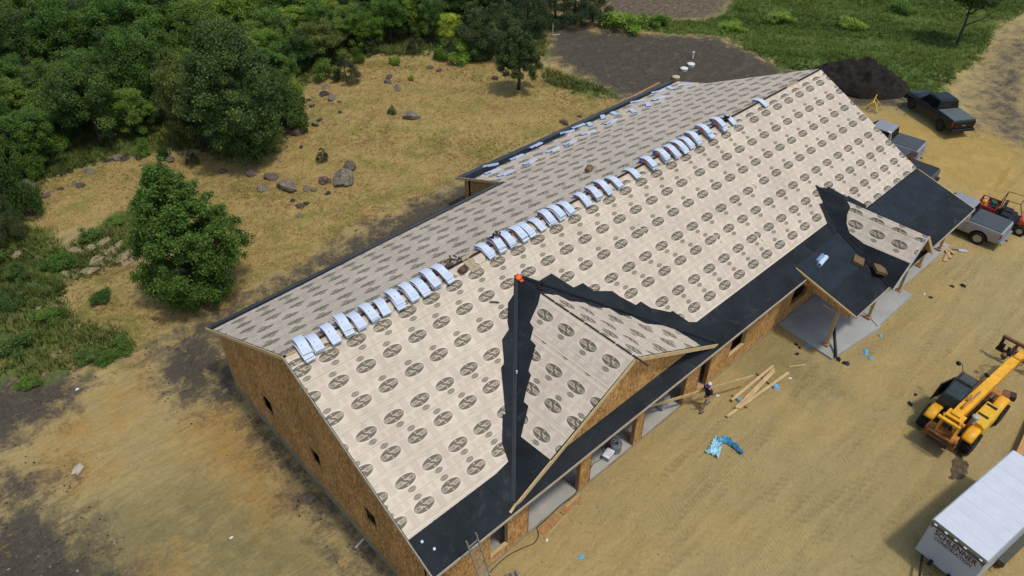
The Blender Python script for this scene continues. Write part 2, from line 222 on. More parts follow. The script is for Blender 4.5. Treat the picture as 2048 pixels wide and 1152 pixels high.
# ------------------------------------------------------------------ ground
def sdist(poly, X, Y):
    d2 = np.full(X.shape, 1e9); ins = np.zeros(X.shape, bool); n = len(poly)
    for i in range(n):
        x1, y1 = poly[i]; x2, y2 = poly[(i+1) % n]; dx, dy = x2-x1, y2-y1; L2 = dx*dx+dy*dy+1e-9
        t = np.clip(((X-x1)*dx+(Y-y1)*dy)/L2, 0, 1); d2 = np.minimum(d2, (X-x1-t*dx)**2+(Y-y1-t*dy)**2)
        c = ((y1 > Y) != (y2 > Y)); xi = x1+(Y-y1)*dx/(dy if abs(dy) > 1e-9 else 1e-9); ins ^= c & (X < xi)
    return np.sqrt(d2)*np.where(ins, 1, -1)
def mask(key, X, Y, soft=1.6):
    m = np.zeros(X.shape)
    for p in REG[key]: m = np.maximum(m, np.clip(.5+sdist(p, X, Y)/soft, 0, 1))
    return m
def gz_np(X, Y):
    # flat pad round the building, rolling ground beyond it
    dx = np.maximum(np.maximum(-6-X, X-44), 0); dy = np.maximum(np.maximum(-24-Y, Y-14), 0); dd = np.sqrt(dx*dx+dy*dy)
    k = np.clip(dd/8, 0, 1)
    z = .22*np.sin(X*.31+1.3)*np.sin(Y*.27)+.12*np.sin(X*.83+Y*.41)*np.cos(Y*.69)+.05*np.sin(X*2.1-Y*1.7)*np.sin(Y*1.9+X*.6)
    return z*k
def gz(x, y): return float(gz_np(np.array([x]), np.array([y]))[0])

def axis(lo, hi, st, far):
    a = list(np.arange(lo, hi+1e-6, st)); s_ = st; x = a[0]; pre = []
    while x > -far: s_ *= 1.25; x -= s_; pre.append(x)
    s_ = st; x = a[-1]; post = []
    while x < far: s_ *= 1.25; x += s_; post.append(x)
    return np.array(pre[::-1]+a+post)
gx = axis(-16, 84, .45, 700); gy = axis(-26, 72, .45, 700)
GX, GY = np.meshgrid(gx, gy, indexing='ij'); nx, ny = GX.shape
GZ = gz_np(GX, GY)
me = bpy.data.meshes.new('ground'); V = np.stack([GX, GY, GZ], -1).reshape(-1, 3)
idx = np.arange(nx*ny).reshape(nx, ny); F = np.stack([idx[:-1, :-1], idx[1:, :-1], idx[1:, 1:], idx[:-1, 1:]], -1).reshape(-1, 4)
me.from_pydata(V.tolist(), [], F.tolist())
me.polygons.foreach_set('use_smooth', [True]*len(F))
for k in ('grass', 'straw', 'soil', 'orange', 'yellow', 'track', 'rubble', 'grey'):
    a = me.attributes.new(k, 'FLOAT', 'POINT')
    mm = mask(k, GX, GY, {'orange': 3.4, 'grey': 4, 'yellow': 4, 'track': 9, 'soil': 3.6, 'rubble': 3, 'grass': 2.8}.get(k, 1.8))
    if k == 'grass':   # the country beyond the frame carries on as meadow
        out = np.maximum(np.clip((GY-48)/6, 0, 1)*(GX < 60), np.clip((GX-88)/8, 0, 1)); mm = np.maximum(mm, out)
        mm = np.maximum(mm, np.clip((-14-GX)/3, 0, 1)*(GY > 14))
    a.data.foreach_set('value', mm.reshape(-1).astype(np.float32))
gm = bpy.data.materials.new('ground'); gm.use_nodes = True; n = gm.node_tree.nodes; l = gm.node_tree.links; me.materials.append(gm)
tc = n.new('ShaderNodeTexCoord')
def nz(scale, detail=6, rough=.6, st=None, dist=0.):
    t = n.new('ShaderNodeTexNoise'); t.inputs['Scale'].default_value = scale; t.inputs['Detail'].default_value = detail; t.inputs['Roughness'].default_value = rough
    t.inputs['Distortion'].default_value = dist
    if st:
        mp = n.new('ShaderNodeMapping'); mp.inputs['Scale'].default_value = st[:3]
        if len(st) > 3: mp.inputs['Rotation'].default_value = (0, 0, st[3])
        l.new(tc.outputs['Object'], mp.inputs[0]); l.new(mp.outputs[0], t.inputs[0])
    else: l.new(tc.outputs['Object'], t.inputs[0])
    return t.outputs[0]
def mrange(src, a, b, c, d_):
    t = n.new('ShaderNodeMapRange'); l.new(src, t.inputs[0]); t.inputs[1].default_value = a; t.inputs[2].default_value = b; t.inputs[3].default_value = c; t.inputs[4].default_value = d_; return t.outputs[0]
def math_(op, a, b):
    t = n.new('ShaderNodeMath'); t.operation = op
    for i, q in enumerate((a, b)):
        if isinstance(q, (int, float)): t.inputs[i].default_value = q
        else: l.new(q, t.inputs[i])
    return t.outputs[0]
def ramp(src, cols):
    t = n.new('ShaderNodeValToRGB'); l.new(src, t.inputs[0]); e = t.color_ramp.elements
    while len(e) < len(cols): e.new(.5)
    for i, (p, c) in enumerate(cols): e[i].position = p; e[i].color = (*c, 1)
    return t.outputs[0]
def mixc(fac, a, b):
    t = n.new('ShaderNodeMix'); t.data_type = 'RGBA'; l.new(fac, t.inputs[0]) if not isinstance(fac, float) else None
    l.new(a, t.inputs[6]); l.new(b, t.inputs[7]); return t.outputs[2]
big = nz(.16, 7, .62, None, .6); mid = nz(.9, 8, .68, None, .4); fine = nz(6, 6, .75); tiny = nz(28, 4, .8)
def edge(key, gain=2.2, bias=0.):
    a = n.new('ShaderNodeAttribute'); a.attribute_name = key
    q = math_('ADD', a.outputs['Fac'], math_('MULTIPLY', math_('SUBTRACT', mid, .5), gain))
    q = math_('ADD', q, math_('MULTIPLY', math_('SUBTRACT', fine, .5), gain*.55))
    q = math_('MULTIPLY', q, math_('GREATER_THAN', a.outputs['Fac'], .002))
    return mrange(q, .26+bias, .78+bias, 0, 1)
sand = ramp(math_('ADD', math_('MULTIPLY', mid, .6), math_('MULTIPLY', fine, .4)), [(.3, (.345, .25, .102)), (.5, (.42, .312, .130)), (.72, (.485, .368, .162))])
sand_b = ramp(fine, [(.3, (.315, .245, .112)), (.7, (.405, .32, .152))])
sand = mixc(mrange(big, .42, .62, 0, .8), sand, sand_b)
rut = nz(1.0, 5, .6, (.10, 1.5, 1, .22), .8); rs1 = n.new('ShaderNodeVectorMath'); rs1.operation = 'SCALE'; l.new(sand, rs1.inputs[0]); l.new(mrange(rut, .36, .62, .94, 1.03), rs1.inputs['Scale']); sand = rs1.outputs[0]
spk = nz(2.4, 9, .85); rs2 = n.new('ShaderNodeVectorMath'); rs2.operation = 'SCALE'; l.new(sand, rs2.inputs[0]); l.new(mrange(spk, .60, .72, 1, .74), rs2.inputs['Scale']); sand = rs2.outputs[0]
orange = ramp(mid, [(.3, (.31, .19, .062)), (.7, (.44, .285, .095))]); yellow = ramp(mid, [(.3, (.36, .245, .075)), (.7, (.48, .335, .11))])
grey = ramp(mid, [(.32, (.21, .168, .075)), (.68, (.33, .27, .12))])
straw = ramp(math_('ADD', math_('MULTIPLY', nz(3.2, 8, .75, None, 1.2), .6), math_('MULTIPLY', tiny, .4)), [(.3, (.19, .128, .048)), (.47, (.35, .252, .088)), (.66, (.46, .355, .135))])
straw_g = ramp(fine, [(.3, (.15, .14, .035)), (.7, (.30, .28, .07))]); straw_b = ramp(fine, [(.3, (.17, .10, .045)), (.7, (.36, .235, .10))])
straw = mixc(mrange(nz(.33, 6, .7, None, 1.), .49, .60, 0, .85), straw, straw_g); straw = mixc(mrange(nz(.47, 7, .72, (1, 1, 1, 1.1), 1.), .54, .66, 0, .8), straw, straw_b)
grass = ramp(math_('ADD', math_('MULTIPLY', mid, .55), math_('MULTIPLY', fine, .45)), [(.3, (.055, .070, .024)), (.5, (.092, .140, .032)), (.7, (.17, .205, .058))])
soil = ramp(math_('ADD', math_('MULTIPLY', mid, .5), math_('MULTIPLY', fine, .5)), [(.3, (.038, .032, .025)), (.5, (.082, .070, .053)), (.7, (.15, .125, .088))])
track = ramp(nz(1.1, 6, .6, (.35, 3.5, 1, -.25)), [(.36, (.065, .055, .042)), (.64, (.145, .122, .083))])
rub = ramp(nz(2.6, 8, .8), [(.35, (.05, .04, .028)), (.55, (.17, .13, .085)), (.72, (.30, .25, .18))])
col = sand
col = mixc(edge('yellow', 1.2), col, yellow); col = mixc(edge('grey', 2.4), col, grey); col = mixc(edge('orange', 2.6), col, orange)
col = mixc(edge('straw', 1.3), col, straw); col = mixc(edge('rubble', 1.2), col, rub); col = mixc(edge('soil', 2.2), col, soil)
col = mixc(edge('track', 1.6), col, track); col = mixc(edge('grass', 2.6), col, grass)
# scrape marks, damp streaks and trodden patches
stk = nz(1.1, 9, .72, (.55, 2.6, 1, .9), 1.6); stk2 = nz(2.3, 9, .75, (2.4, .6, 1, .5), 2.2)
sm = n.new('ShaderNodeVectorMath'); sm.operation = 'SCALE'; l.new(col, sm.inputs[0])
sp0 = n.new('ShaderNodeSeparateXYZ'); l.new(tc.outputs['Object'], sp0.inputs[0]); lf = math_('MAXIMUM', mrange(sp0.outputs[0], -1, 3, .7, .22), mrange(sp0.outputs[1], 10, 14, 0, .7))
sv = math_('MULTIPLY', mrange(stk, .34, .60, .72, 1.10), mrange(stk2, .30, .66, .80, 1.12)); l.new(math_('ADD', 1.0, math_('MULTIPLY', math_('SUBTRACT', sv, 1.0), lf)), sm.inputs['Scale']); col = sm.outputs[0]
# wheel tracks of the site vehicles: pairs of bands running along the yard, with tread marks
sp1 = n.new('ShaderNodeSeparateXYZ'); l.new(tc.outputs['Object'], sp1.inputs[0]); TX, TYy = sp1.outputs[0], sp1.outputs[1]; bands = None
for a_, b_, ph in ((-10.9, .015, 0), (-12.9, -.05, 1.3), (-14.6, .03, 2.1), (-17.4, .06, .4), (-12.2, .035, 4.)):
    yy = math_('ADD', math_('MULTIPLY', TX, b_), math_('ADD', a_, math_('MULTIPLY', math_('SINE', math_('ADD', math_('MULTIPLY', TX, .13), ph), 0), .7)))
    dd = math_('ABSOLUTE', math_('SUBTRACT', math_('ABSOLUTE', math_('SUBTRACT', TYy, yy), 0), .85), 0)
    bd = mrange(dd, .10, .26, 1, 0); bands = bd if bands is None else math_('MAXIMUM', bands, bd)
bands = math_('MULTIPLY', bands, mrange(nz(.45, 4, .6), .42, .58, 0, 1)); tread = math_('MULTIPLY', bands, math_('SINE', math_('MULTIPLY', math_('ADD', TX, math_('MULTIPLY', TYy, .6)), 17.), 0))
st_ = n.new('ShaderNodeVectorMath'); st_.operation = 'SCALE'; l.new(col, st_.inputs[0]); l.new(math_('ADD', mrange(bands, 0, 1, 1, .90), math_('MULTIPLY', tread, .045)), st_.inputs['Scale']); col = st_.outputs[0]
# scattered dark clods and pale grit
vo = n.new('ShaderNodeTexVoronoi'); vo.inputs['Scale'].default_value = 1.7; l.new(tc.outputs['Object'], vo.inputs[0])
clod = math_('MULTIPLY', mrange(vo.outputs['Distance'], .02, .13, 1, 0), mrange(mid, .45, .58, 0, 1))
dk = n.new('ShaderNodeVectorMath'); dk.operation = 'SCALE'; l.new(col, dk.inputs[0]); l.new(mrange(clod, 0, 1, 1, .45), dk.inputs['Scale'])
dk2 = n.new('ShaderNodeVectorMath'); dk2.operation = 'SCALE'; l.new(dk.outputs[0], dk2.inputs[0]); l.new(mrange(tiny, .25, .75, .72, 1.28), dk2.inputs['Scale'])
b = n['Principled BSDF']; l.new(dk2.outputs[0], b.inputs['Base Color']); b.inputs['Roughness'].default_value = .95; b.inputs['Specular IOR Level'].default_value = .1
# tyre tread ribs in the yard
wv = n.new('ShaderNodeTexWave'); wv.inputs['Scale'].default_value = 1.9; wv.inputs['Distortion'].default_value = 5; wv.inputs['Detail'].default_value = 2
mpw = n.new('ShaderNodeMapping'); mpw.inputs['Rotation'].default_value = (0, 0, .35); l.new(tc.outputs['Object'], mpw.inputs[0]); l.new(mpw.outputs[0], wv.inputs[0])
sep = n.new('ShaderNodeSeparateXYZ'); l.new(tc.outputs['Object'], sep.inputs[0])
yard = math_('MULTIPLY', mrange(sep.outputs[1], -10.5, -8.5, 1, 0), mrange(nz(.35, 3, .5, (.35, 1.8, 1, .2)), .5, .6, 0, 1))
h = math_('ADD', math_('MULTIPLY', mid, .7), math_('MULTIPLY', fine, .28)); h = math_('ADD', h, math_('MULTIPLY', tiny, .07))
h = math_('ADD', h, math_('MULTIPLY', math_('MULTIPLY', wv.outputs[0], yard), .09)); h = math_('ADD', h, math_('SUBTRACT', math_('MULTIPLY', tread, .06), math_('MULTIPLY', bands, .12)))
bp = n.new('ShaderNodeBump'); bp.inputs['Strength'].default_value = .9; bp.inputs['Distance'].default_value = .30; l.new(h, bp.inputs['Height']); l.new(bp.outputs[0], b.inputs['Normal'])
go = bpy.data.objects.new('ground', me); C.objects.link(go); go['kind'] = 'structure'; go['label'] = 'sandy building site ground with straw slope, dark topsoil and grass'

# ------------------------------------------------------------------ felt print (one roll repeat, drawn here in code)
PER, EXP = 1.157, 1.05
def make_felt():
    W, H = 880, 800
    yy, xx = np.mgrid[0:H, 0:W]; U = (xx+.5)/W*PER-PER/2; Vv = (yy+.5)/H*EXP-EXP/2
    base = np.array([.575, .488, .378]); ink = np.array([.125, .102, .066]); pale = np.array([.64, .57, .475]); txt = np.array([.20, .165, .12])
    img = np.ones((H, W, 3))*base
    def blk(u0, u1, v0, v1, col, a=1.):
        k = ((U > u0) & (U < u1) & (Vv > v0) & (Vv < v1)); img[k] = img[k]*(1-a)+np.array(col)*a
    # patches of tone, line text and dot-grid text
    blk(-.58, -.42, -.5, .5, (.60, .50, .40), .2); blk(.43, .58, -.5, .5, (.60, .50, .40), .2)
    blk(-.42, .43, -.30, .22, pale, .2)
    rs = np.random.RandomState(3)
    def dots(u0, u1, v0, v1, pu, pv, a):
        k = (U > u0) & (U < u1) & (Vv > v0) & (Vv < v1) & (np.mod(U-u0, pu) < pu*.62) & (np.mod(Vv-v0, pv) < pv*.48)
        img[k] = img[k]*(1-a)+txt*a
    dots(.44, .575, -.42, .18, .0225, .024, .6); dots(-.575, -.44, -.42, .18, .0225, .024, .6)
    dots(-.10, .50, .27, .47, .0225, .024, .55); dots(-.55, -.40, .27, .47, .0225, .024, .55)
    for i in range(5):
        v = -.265-i*.036; L = rs.uniform(.22, .36); u0 = -.30+rs.uniform(0, .16); k = (U > u0) & (U < u0+L) & (abs(Vv-v) < .006) & (np.mod(U*83+i, 1) < .8); img[k] = img[k]*.2+txt*.8
    for i in range(7):
        v = -.49+i*.016; k = (abs(Vv-v) < .0035) & (np.mod(U*61+i*.37, 1) < .75) & (np.sin(U*9+i) > -.6); img[k] = img[k]*.45+txt*.55
    k = abs(Vv+.515) < .008; img[k] = (.68, .62, .52)                   # bright lap line
    def ell(cu, cv, a, b, col): k = ((U-cu)/a)**2+((Vv-cv)/b)**2 < 1; img[k] = col; return k
    k = ((U/.45)**2+(Vv/.245)**2 < 1); img[k] = img[k]*.5+pale*.5
    ell(0, 0, .415, .208, ink)
    ell(-.03, .355, .158, .088, (.165, .138, .10)); 
    e1 = ((U+.03)/.158)**2+((Vv-.355)/.088)**2
    k = (abs(e1-.72) < .05); img[k] = (.33, .30, .24)
    k = (e1 < .6) & (np.mod(U*42, 1) < .5) & (abs(Vv-.355-.02) < .016); img[k] = (.42, .38, .31)
    k = (e1 < .6) & (np.mod(U*36, 1) < .5) & (abs(Vv-.355+.02) < .014); img[k] = (.42, .38, .31)
    def raster(t, box, col, shifts=((0, 0),)):
        """letters scaled to fill box = (u0, u1, v0, v1)"""
        m = text_mesh(t, 1.0, 0); m.calc_loop_triangles(); v0_ = np.array([q.co[:2] for q in m.vertices]); lo_, hi_ = v0_.min(0), v0_.max(0)
        v0_ = (v0_-lo_)/(hi_-lo_)*np.array([box[1]-box[0], box[3]-box[2]])+np.array([box[0], box[2]])
        for sh in shifts:
            v = v0_+np.array(sh)
            for tr in m.loop_triangles:
                a, b_, c_ = v[list(tr.vertices)]; lo = np.minimum(np.minimum(a, b_), c_); hi = np.maximum(np.maximum(a, b_), c_)
                x0, x1 = int((lo[0]+PER/2)/PER*W)-1, int((hi[0]+PER/2)/PER*W)+2; y0, y1 = int((lo[1]+EXP/2)/EXP*H)-1, int((hi[1]+EXP/2)/EXP*H)+2
                if x0 < 0 or y0 < 0 or x1 > W or y1 > H: continue
                u = U[y0:y1, x0:x1]; w_ = Vv[y0:y1, x0:x1]
                e = lambda p, q: (q[0]-p[0])*(w_-p[1])-(q[1]-p[1])*(u-p[0])
                s1, s2, s3 = e(a, b_), e(b_, c_), e(c_, a); k = ((s1 >= 0) & (s2 >= 0) & (s3 >= 0)) | ((s1 <= 0) & (s2 <= 0) & (s3 <= 0))
                img[y0:y1, x0:x1][k] = col
        bpy.data.meshes.remove(m)
    # pale band and lozenge carrying ink letters, the S largest
    band = (.43, .375, .285); inside = (U/.398)**2+(Vv/.195)**2 < 1
    img[inside & (abs(Vv) < .072)] = band
    img[(abs(U)/.175+abs(Vv)/.195 < 1) & ((U/.40)**2+(Vv/.198)**2 < 1)] = band
    bold = [(a, b_) for a in (-.006, 0, .006) for b_ in (-.004, .004)]
    raster('DRI', (-.362, -.185, -.050, .050), ink, bold); raster('HIELD', (.135, .365, -.046, .046), ink, [(a, 0) for a in (-.003, .003)])
    img[(abs(Vv) < .012) & (abs(U+.152) < .016)] = ink
    raster('S', (-.098, .098, -.128, .128), ink, [(a, b_) for a in (-.016, -.008, 0, .008, .016) for b_ in (-.008, 0, .008)])
    im = bpy.data.images.new('felt_print', W, H); im.pixels.foreach_set(np.dstack([np.clip(img, 0, 1)**(1/2.2), np.ones((H, W))]).astype(np.float32).ravel()); im.pack()
    return im
felt_im = make_felt()
FELT = bpy.data.materials.new('printed_felt'); FELT.use_nodes = True; n = FELT.node_tree.nodes; l = FELT.node_tree.links
b = n['Principled BSDF']; b.inputs['Roughness'].default_value = .55; b.inputs['Specular IOR Level'].default_value = .3
uvn = n.new('ShaderNodeUVMap'); ti = n.new('ShaderNodeTexImage'); ti.image = felt_im; ti.interpolation = 'Cubic'; l.new(uvn.outputs[0], ti.inputs[0])
tc = n.new('ShaderNodeTexCoord'); nn = n.new('ShaderNodeTexNoise'); nn.inputs['Scale'].default_value = .55; nn.inputs['Detail'].default_value = 5; l.new(tc.outputs['Object'], nn.inputs[0])
mr = n.new('ShaderNodeMapRange'); l.new(nn.outputs[0], mr.inputs[0]); mr.inputs[1].default_value = .3; mr.inputs[2].default_value = .7; mr.inputs[3].default_value = .88; mr.inputs[4].default_value = 1.06
sc = n.new('ShaderNodeVectorMath'); sc.operation = 'SCALE'; l.new(ti.outputs[0], sc.inputs[0]); l.new(mr.outputs[0], sc.inputs['Scale']); l.new(sc.outputs[0], b.inputs['Base Color'])
nw = n.new('ShaderNodeTexNoise'); nw.inputs['Scale'].default_value = 1.6; nw.inputs['Detail'].default_value = 3; l.new(tc.outputs['Object'], nw.inputs[0])
bp = n.new('ShaderNodeBump'); bp.inputs['Strength'].default_value = .6; bp.inputs['Distance'].default_value = .07; l.new(nw.outputs[0], bp.inputs['Height']); l.new(bp.outputs[0], b.inputs['Normal'])

def clip(poly, ax, val, keep_greater):
    out = []
    for i in range(len(poly)):
        a, b_ = poly[i], poly[(i+1) % len(poly)]; da = (a[ax]-val)*(1 if keep_greater else -1); db = (b_[ax]-val)*(1 if keep_greater else -1)
        if da >= 0: out.append(a)
        if (da >= 0) != (db >= 0): t = da/(da-db); out.append(tuple(a[k]+(b_[k]-a[k])*t for k in range(len(a))))
    return out
def strip(name, us, P, lap, ctr, off, flip, parent, mt=None, flipu=False):
    """one course of felt: us=[(u,s)...] along the roll / down the slope, P(u,s,h) gives the point"""
    if len(us) < 3: return None
    s1 = max(q[1] for q in us); s0 = min(q[1] for q in us)
    pts = [P(u, s, .010+.012*(s-s0)/max(.01, s1-s0)) for u, s in us]
    tri = tessellate_polygon([[Vector((u, s, 0)) for u, s in us]])
    F = []
    for t in tri:
        a, b_, c_ = [Vector(pts[i]) for i in t]
        if (b_-a).cross(c_-a).length < 1e-6: continue
        F.append(tuple(t) if (b_-a).cross(c_-a).z > 0 else (t[0], t[2], t[1]))
    if not F: return None
    me = bpy.data.meshes.new(name); me.from_pydata(pts, [], F); me.materials.append(mt or FELT); uv = me.uv_layers.new(name='UVMap')
    for lp in me.loops:
        u, s = us[lp.vertex_index]; a = (u-off)/PER*(-1 if flipu else 1); v = (ctr-s)/EXP
        if flip: a, v = -a, -v
        uv.data[lp.index].uv = (a+.5, v+.5)
    o = bpy.data.objects.new(name, me); C.objects.link(o); o.parent = parent; return o

# ------------------------------------------------------------------ the building
B = thing('barn_house', 'long unfinished barn style building with OSB walls, printed felt roof and front porch', 'building')
PF = .5109; L = 36.29; H = 8.; EY = 8.126
zf = lambda y: H+PF*y
sl = lambda x: .5242-.064*min(1, max(0, x/L))
zb = lambda x, y: H-sl(x)*y
A1 = (17.85, 8.45); D1 = (36.29, 7.67)
yb = lambda x: 8.734 if x < 17.85 else 8.45+(x-17.85)/18.44*(7.67-8.45)
# decks
m = MB(); m.slab([(0, 0, H), (0, -EY, zf(-EY)), (L, -EY, zf(-EY)), (L, 0, H)], .13, BLACKM, wood()); m.build('roof_deck', B)
m = MB(); xs = [0, 4.5, 9, 13.4, 17.85]; 
for a, c_ in zip(xs[:-1], xs[1:]): m.slab([(a, 0, H), (c_, 0, H), (c_, 8.734, zb(c_, 8.734)), (a, 8.734, zb(a, 8.734))], .13, BLACKM, wood())
xs = [17.85, 22, 26, 30, 33, 36.29]
for a, c_ in zip(xs[:-1], xs[1:]): m.slab([(a, 0, H), (c_, 0, H), (c_, yb(c_), zb(c_, yb(c_))), (a, yb(a), zb(a, yb(a)))], .13, BLACKM, wood())
m.build('roof_deck', B)
def ext(x, t, h=0.):    # low pitched rear roof, t from the break (0) to the eave (1)
    k = (x-17.85)/18.44; y0 = 8.45+k*(7.67-8.45); y1 = 12.64+k*(11.10-12.64); z0 = zb(x, y0)+.0; z1 = 2.29+k*(3.41-2.29)
    return (x+t*.31*max(0, k), y0+(y1-y0)*t, z0+(z1-z0)*t+h)
m = MB()
for i in range(6):
    a = 17.85+18.44*i/6; c_ = 17.85+18.44*(i+1)/6
    m.slab([ext(a, -.01, .03), ext(c_, -.01, .03), ext(c_, 1, .03), ext(a, 1, .03)], .13, BLACKM, wood())
m.build('roof_deck', B, label='low pitched rear roof deck')
# lighter starter strip along the rear eaves, its sheen put into the colour
STR = mat('starter_sheen', (.030, .040, .050), .55, .3, 1.2, .3, 6, spec=.4, col2=(.07, .088, .105), stretch=(.6, 4, 4))
m = MB()
for a, c_ in zip((.0, 4.5, 9, 13.4), (4.5, 9, 13.4, 17.8)): m.poly([(a, 8.25, zb(a, 8.25)+.012), (c_, 8.25, zb(c_, 8.25)+.012), (c_, 8.73, zb(c_, 8.73)+.012), (a, 8.73, zb(a, 8.73)+.012)], STR)
m.build('starter_sheen', B); m = MB()
for i in range(6):
    a = 17.9+18.3*i/6; c_ = 17.9+18.3*(i+1)/6; m.poly([ext(a, .84, .045), ext(c_, .84, .045), ext(c_, .995, .045), ext(a, .995, .045)], STR)
m.build('starter_sheen', B)
# felt courses, front slope
kf = math.sqrt(1+PF*PF)
def PFr(u, s, h): return (u, -s/kf, zf(-s/kf)+h*1.12)
rows = [(.07, .50, .50, .20, 1), (.50, 1.29, .78, .23, 1), (1.29, 2.34, 1.82, 1.12, 0), (2.34, 3.39, 2.86, .224, 0), (3.39, 4.45, 3.93, .87, 1),
        (4.45, 5.50, 4.97, .02, 0), (5.50, 6.55, 6.03, 1.06, 1), (6.55, 7.68, 7.06, 1.12, 0)]
for i, (s0, s1, c_, off, fl) in enumerate(rows):
    x1 = L-.02
    segs = [(.02, x1)]
    if s1 > 7.6:
        strip('felt_strip', [(.02, s0), (28.4, s0), (28.4, s1-.08), (.02, s1)], PFr, 0, c_, off, fl, B)
        strip('felt_strip', [(28.4, s0), (x1, s0), (x1, 8.16), (28.4, 8.22)], PFr, 0, c_, off+.4, 1-fl, B); continue
    # rolls end and start again part-way along
    cut = [13.2, 27.6, 21.4, 9.8+7, 24.6, 20.1, 22.3, 30][i]
    for a, b_ in ((segs[0][0], cut), (cut, x1)):
        q = cut+.0 if a > 5 else 0
        strip('felt_strip', [(a, s0), (b_, s0), (b_, s1), (a, s1)], PFr, 0, c_, off+(.31 if a > 5 else 0), (1-fl) if (a > 5 and i in (1, 4, 5)) else fl, B)
# back slope
def PBk(u, s, h): y = s/1.129; return (u, y, zb(u, y)+h*1.12+.022)
brow = [(.07, .62, .35, .3, 1), (.62, 1.73, 1.15, .9, 0), (1.73, 2.87, 2.3, .4, 1), (2.87, 4.05, 3.45, .80, 0), (4.05, 5.25, 4.65, 1.03, 1), (5.25, 6.42, 5.85, .70, 0), (6.42, 7.55, 6.95, .88, 1), (7.55, 8.78, 8.12, 1.05, 0)]
for s0, s1, c_, off, fl in brow:
    for seg in ((.02, 4.5, 9, 13.4, 17.85), (17.85, 22, 26, 30, 33, L-.02)):
        seg = np.array(seg)
        us = [(float(x), s0) for x in seg]
        if s1 > 8.7: us += [(float(x), (yb(float(x))+.01)*1.129 if seg[0] > 17 else s1+.2*float(x > 5)) for x in seg[::-1]]
        else: us += [(float(x), s1) for x in seg[::-1]]
        strip('felt_strip', us, PBk, 0, c_, off, fl, B)
def PEx(u, s, h): return ext(u, s/4.3, .045+h)
for s0, s1, c_, off, fl in [(.0, 1.0, .45, .5, 1), (1.0, 2.05, 1.55, .1, 0), (2.05, 3.0, 2.6, .7, 1)]:
    xs = np.linspace(17.87, 36.27, 6)
    q = lambda x, s: s if s < 2.9 else s-.45+(x-17.87)/18.4*.55
    strip('felt_strip', [(float(x), s0) for x in xs]+[(float(x), q(x, s1)) for x in xs[::-1]], PEx, 0, c_, off, fl, B)

# --- big cross gable
GX0, GZ0, GS, GY1 = 9.8, 7.2, .537, -7.95
ka = math.sqrt(1+GS*GS)
for sg in (-1, 1):
    P = lambda u, s, h, sg=sg: (GX0+sg*s/ka, u, GZ0-GS*s/ka+h*1.13)
    pts = [(GX0, -1.57, GZ0), (GX0, GY1, GZ0), (GX0+sg*6.0, GY1, GZ0-GS*6.0)]
    if sg > 0: pts = pts[::-1]
    m = MB(); m.slab(pts, .12, BLACKM, wood()); m.build('gable_roof_deck', B)
GL = [(9.78, -2.97), (9.4, -3.22), (8.71, -3.48), (8.62, -3.78), (8.22, -4.03), (8.18, -4.38), (7.84, -4.57), (7.33, -4.87), (7.26, -5.08), (7.06, -5.18), (6.78, -5.33), (6.42, -5.58), (6.41, -5.84), (5.48, -6.43), (5.53, -7.90), (9.78, -7.93)]
GR = [(9.82, -3.03), (10.55, -3.22), (10.69, -3.74), (11.43, -3.92), (11.63, -4.37), (12.43, -4.48), (12.44, -5.09), (13.01, -5.23), (13.17, -5.89), (13.74, -6.04), (14.39, -6.26), (14.52, -6.68), (14.48, -7.91), (9.82, -7.93)]
for sg, poly, rr in ((-1, GL, [(0, 1.2, .66, -3.81, 1), (1.2, 1.55, 1.0, -3.2, 0), (1.55, 2.75, 2.21, -5.70, 1), (2.75, 3.8, 3.28, -6.62, 0), (3.8, 5.2, 4.36, -7.01, 1)]),
                     (1, GR, [(0, 1.1, .56, -3.98, 0), (1.1, 1.5, 1.2, -3.4, 1), (1.5, 2.75, 2.27, -5.35, 0), (2.75, 3.9, 3.35, -6.2, 1), (3.9, 5.5, 4.4, -6.8, 0)])):
    P = lambda u, s, h, sg=sg: (GX0+sg*s/ka, u, GZ0-GS*s/ka+h*1.13)
    us0 = [(y, abs(x-GX0)*ka) for x, y in poly]
    for s0, s1, c_, off, fl in rr:
        us = clip(clip(us0, 1, s0, True), 1, s1, False)
        strip('felt_strip', us, P, 0, c_, off, fl, B, flipu=(sg < 0))
m = MB()
def gwall(x): return GZ0-GS*abs(x-GX0)-.125
m.add([(4.15, -7.5, 4.10), (15.45, -7.5, 4.10), (GX0, -7.5, gwall(GX0)), (4.15, -7.42, 4.10), (15.45, -7.42, 4.10), (GX0, -7.42, gwall(GX0))], [(0, 1, 2), (5, 4, 3), (0, 2, 5, 3), (2, 1, 4, 5)], OSB)
m.build('gable_wall', B)
for sg in (-1, 1):
    m = MB(); m.bar((GX0, GY1-.012, GZ0-.10), (GX0+sg*5.98, GY1-.012, GZ0-GS*5.98-.10), .05, .17, mat('pale_lumber', (.50, .37, .19), .75, .15, 3)); m.build('rake_board', B)
m = MB(); m.bar((3.55, -8.02, 3.98), (5.5, -7.99, 4.98), .05, .05, MATS['pale_lumber']); m.bar((3.45, -8.05, 3.93), (3.8, -7.98, 4.05), .09, .04, MATS['pale_lumber']); 
m.build('rake_batten', B)
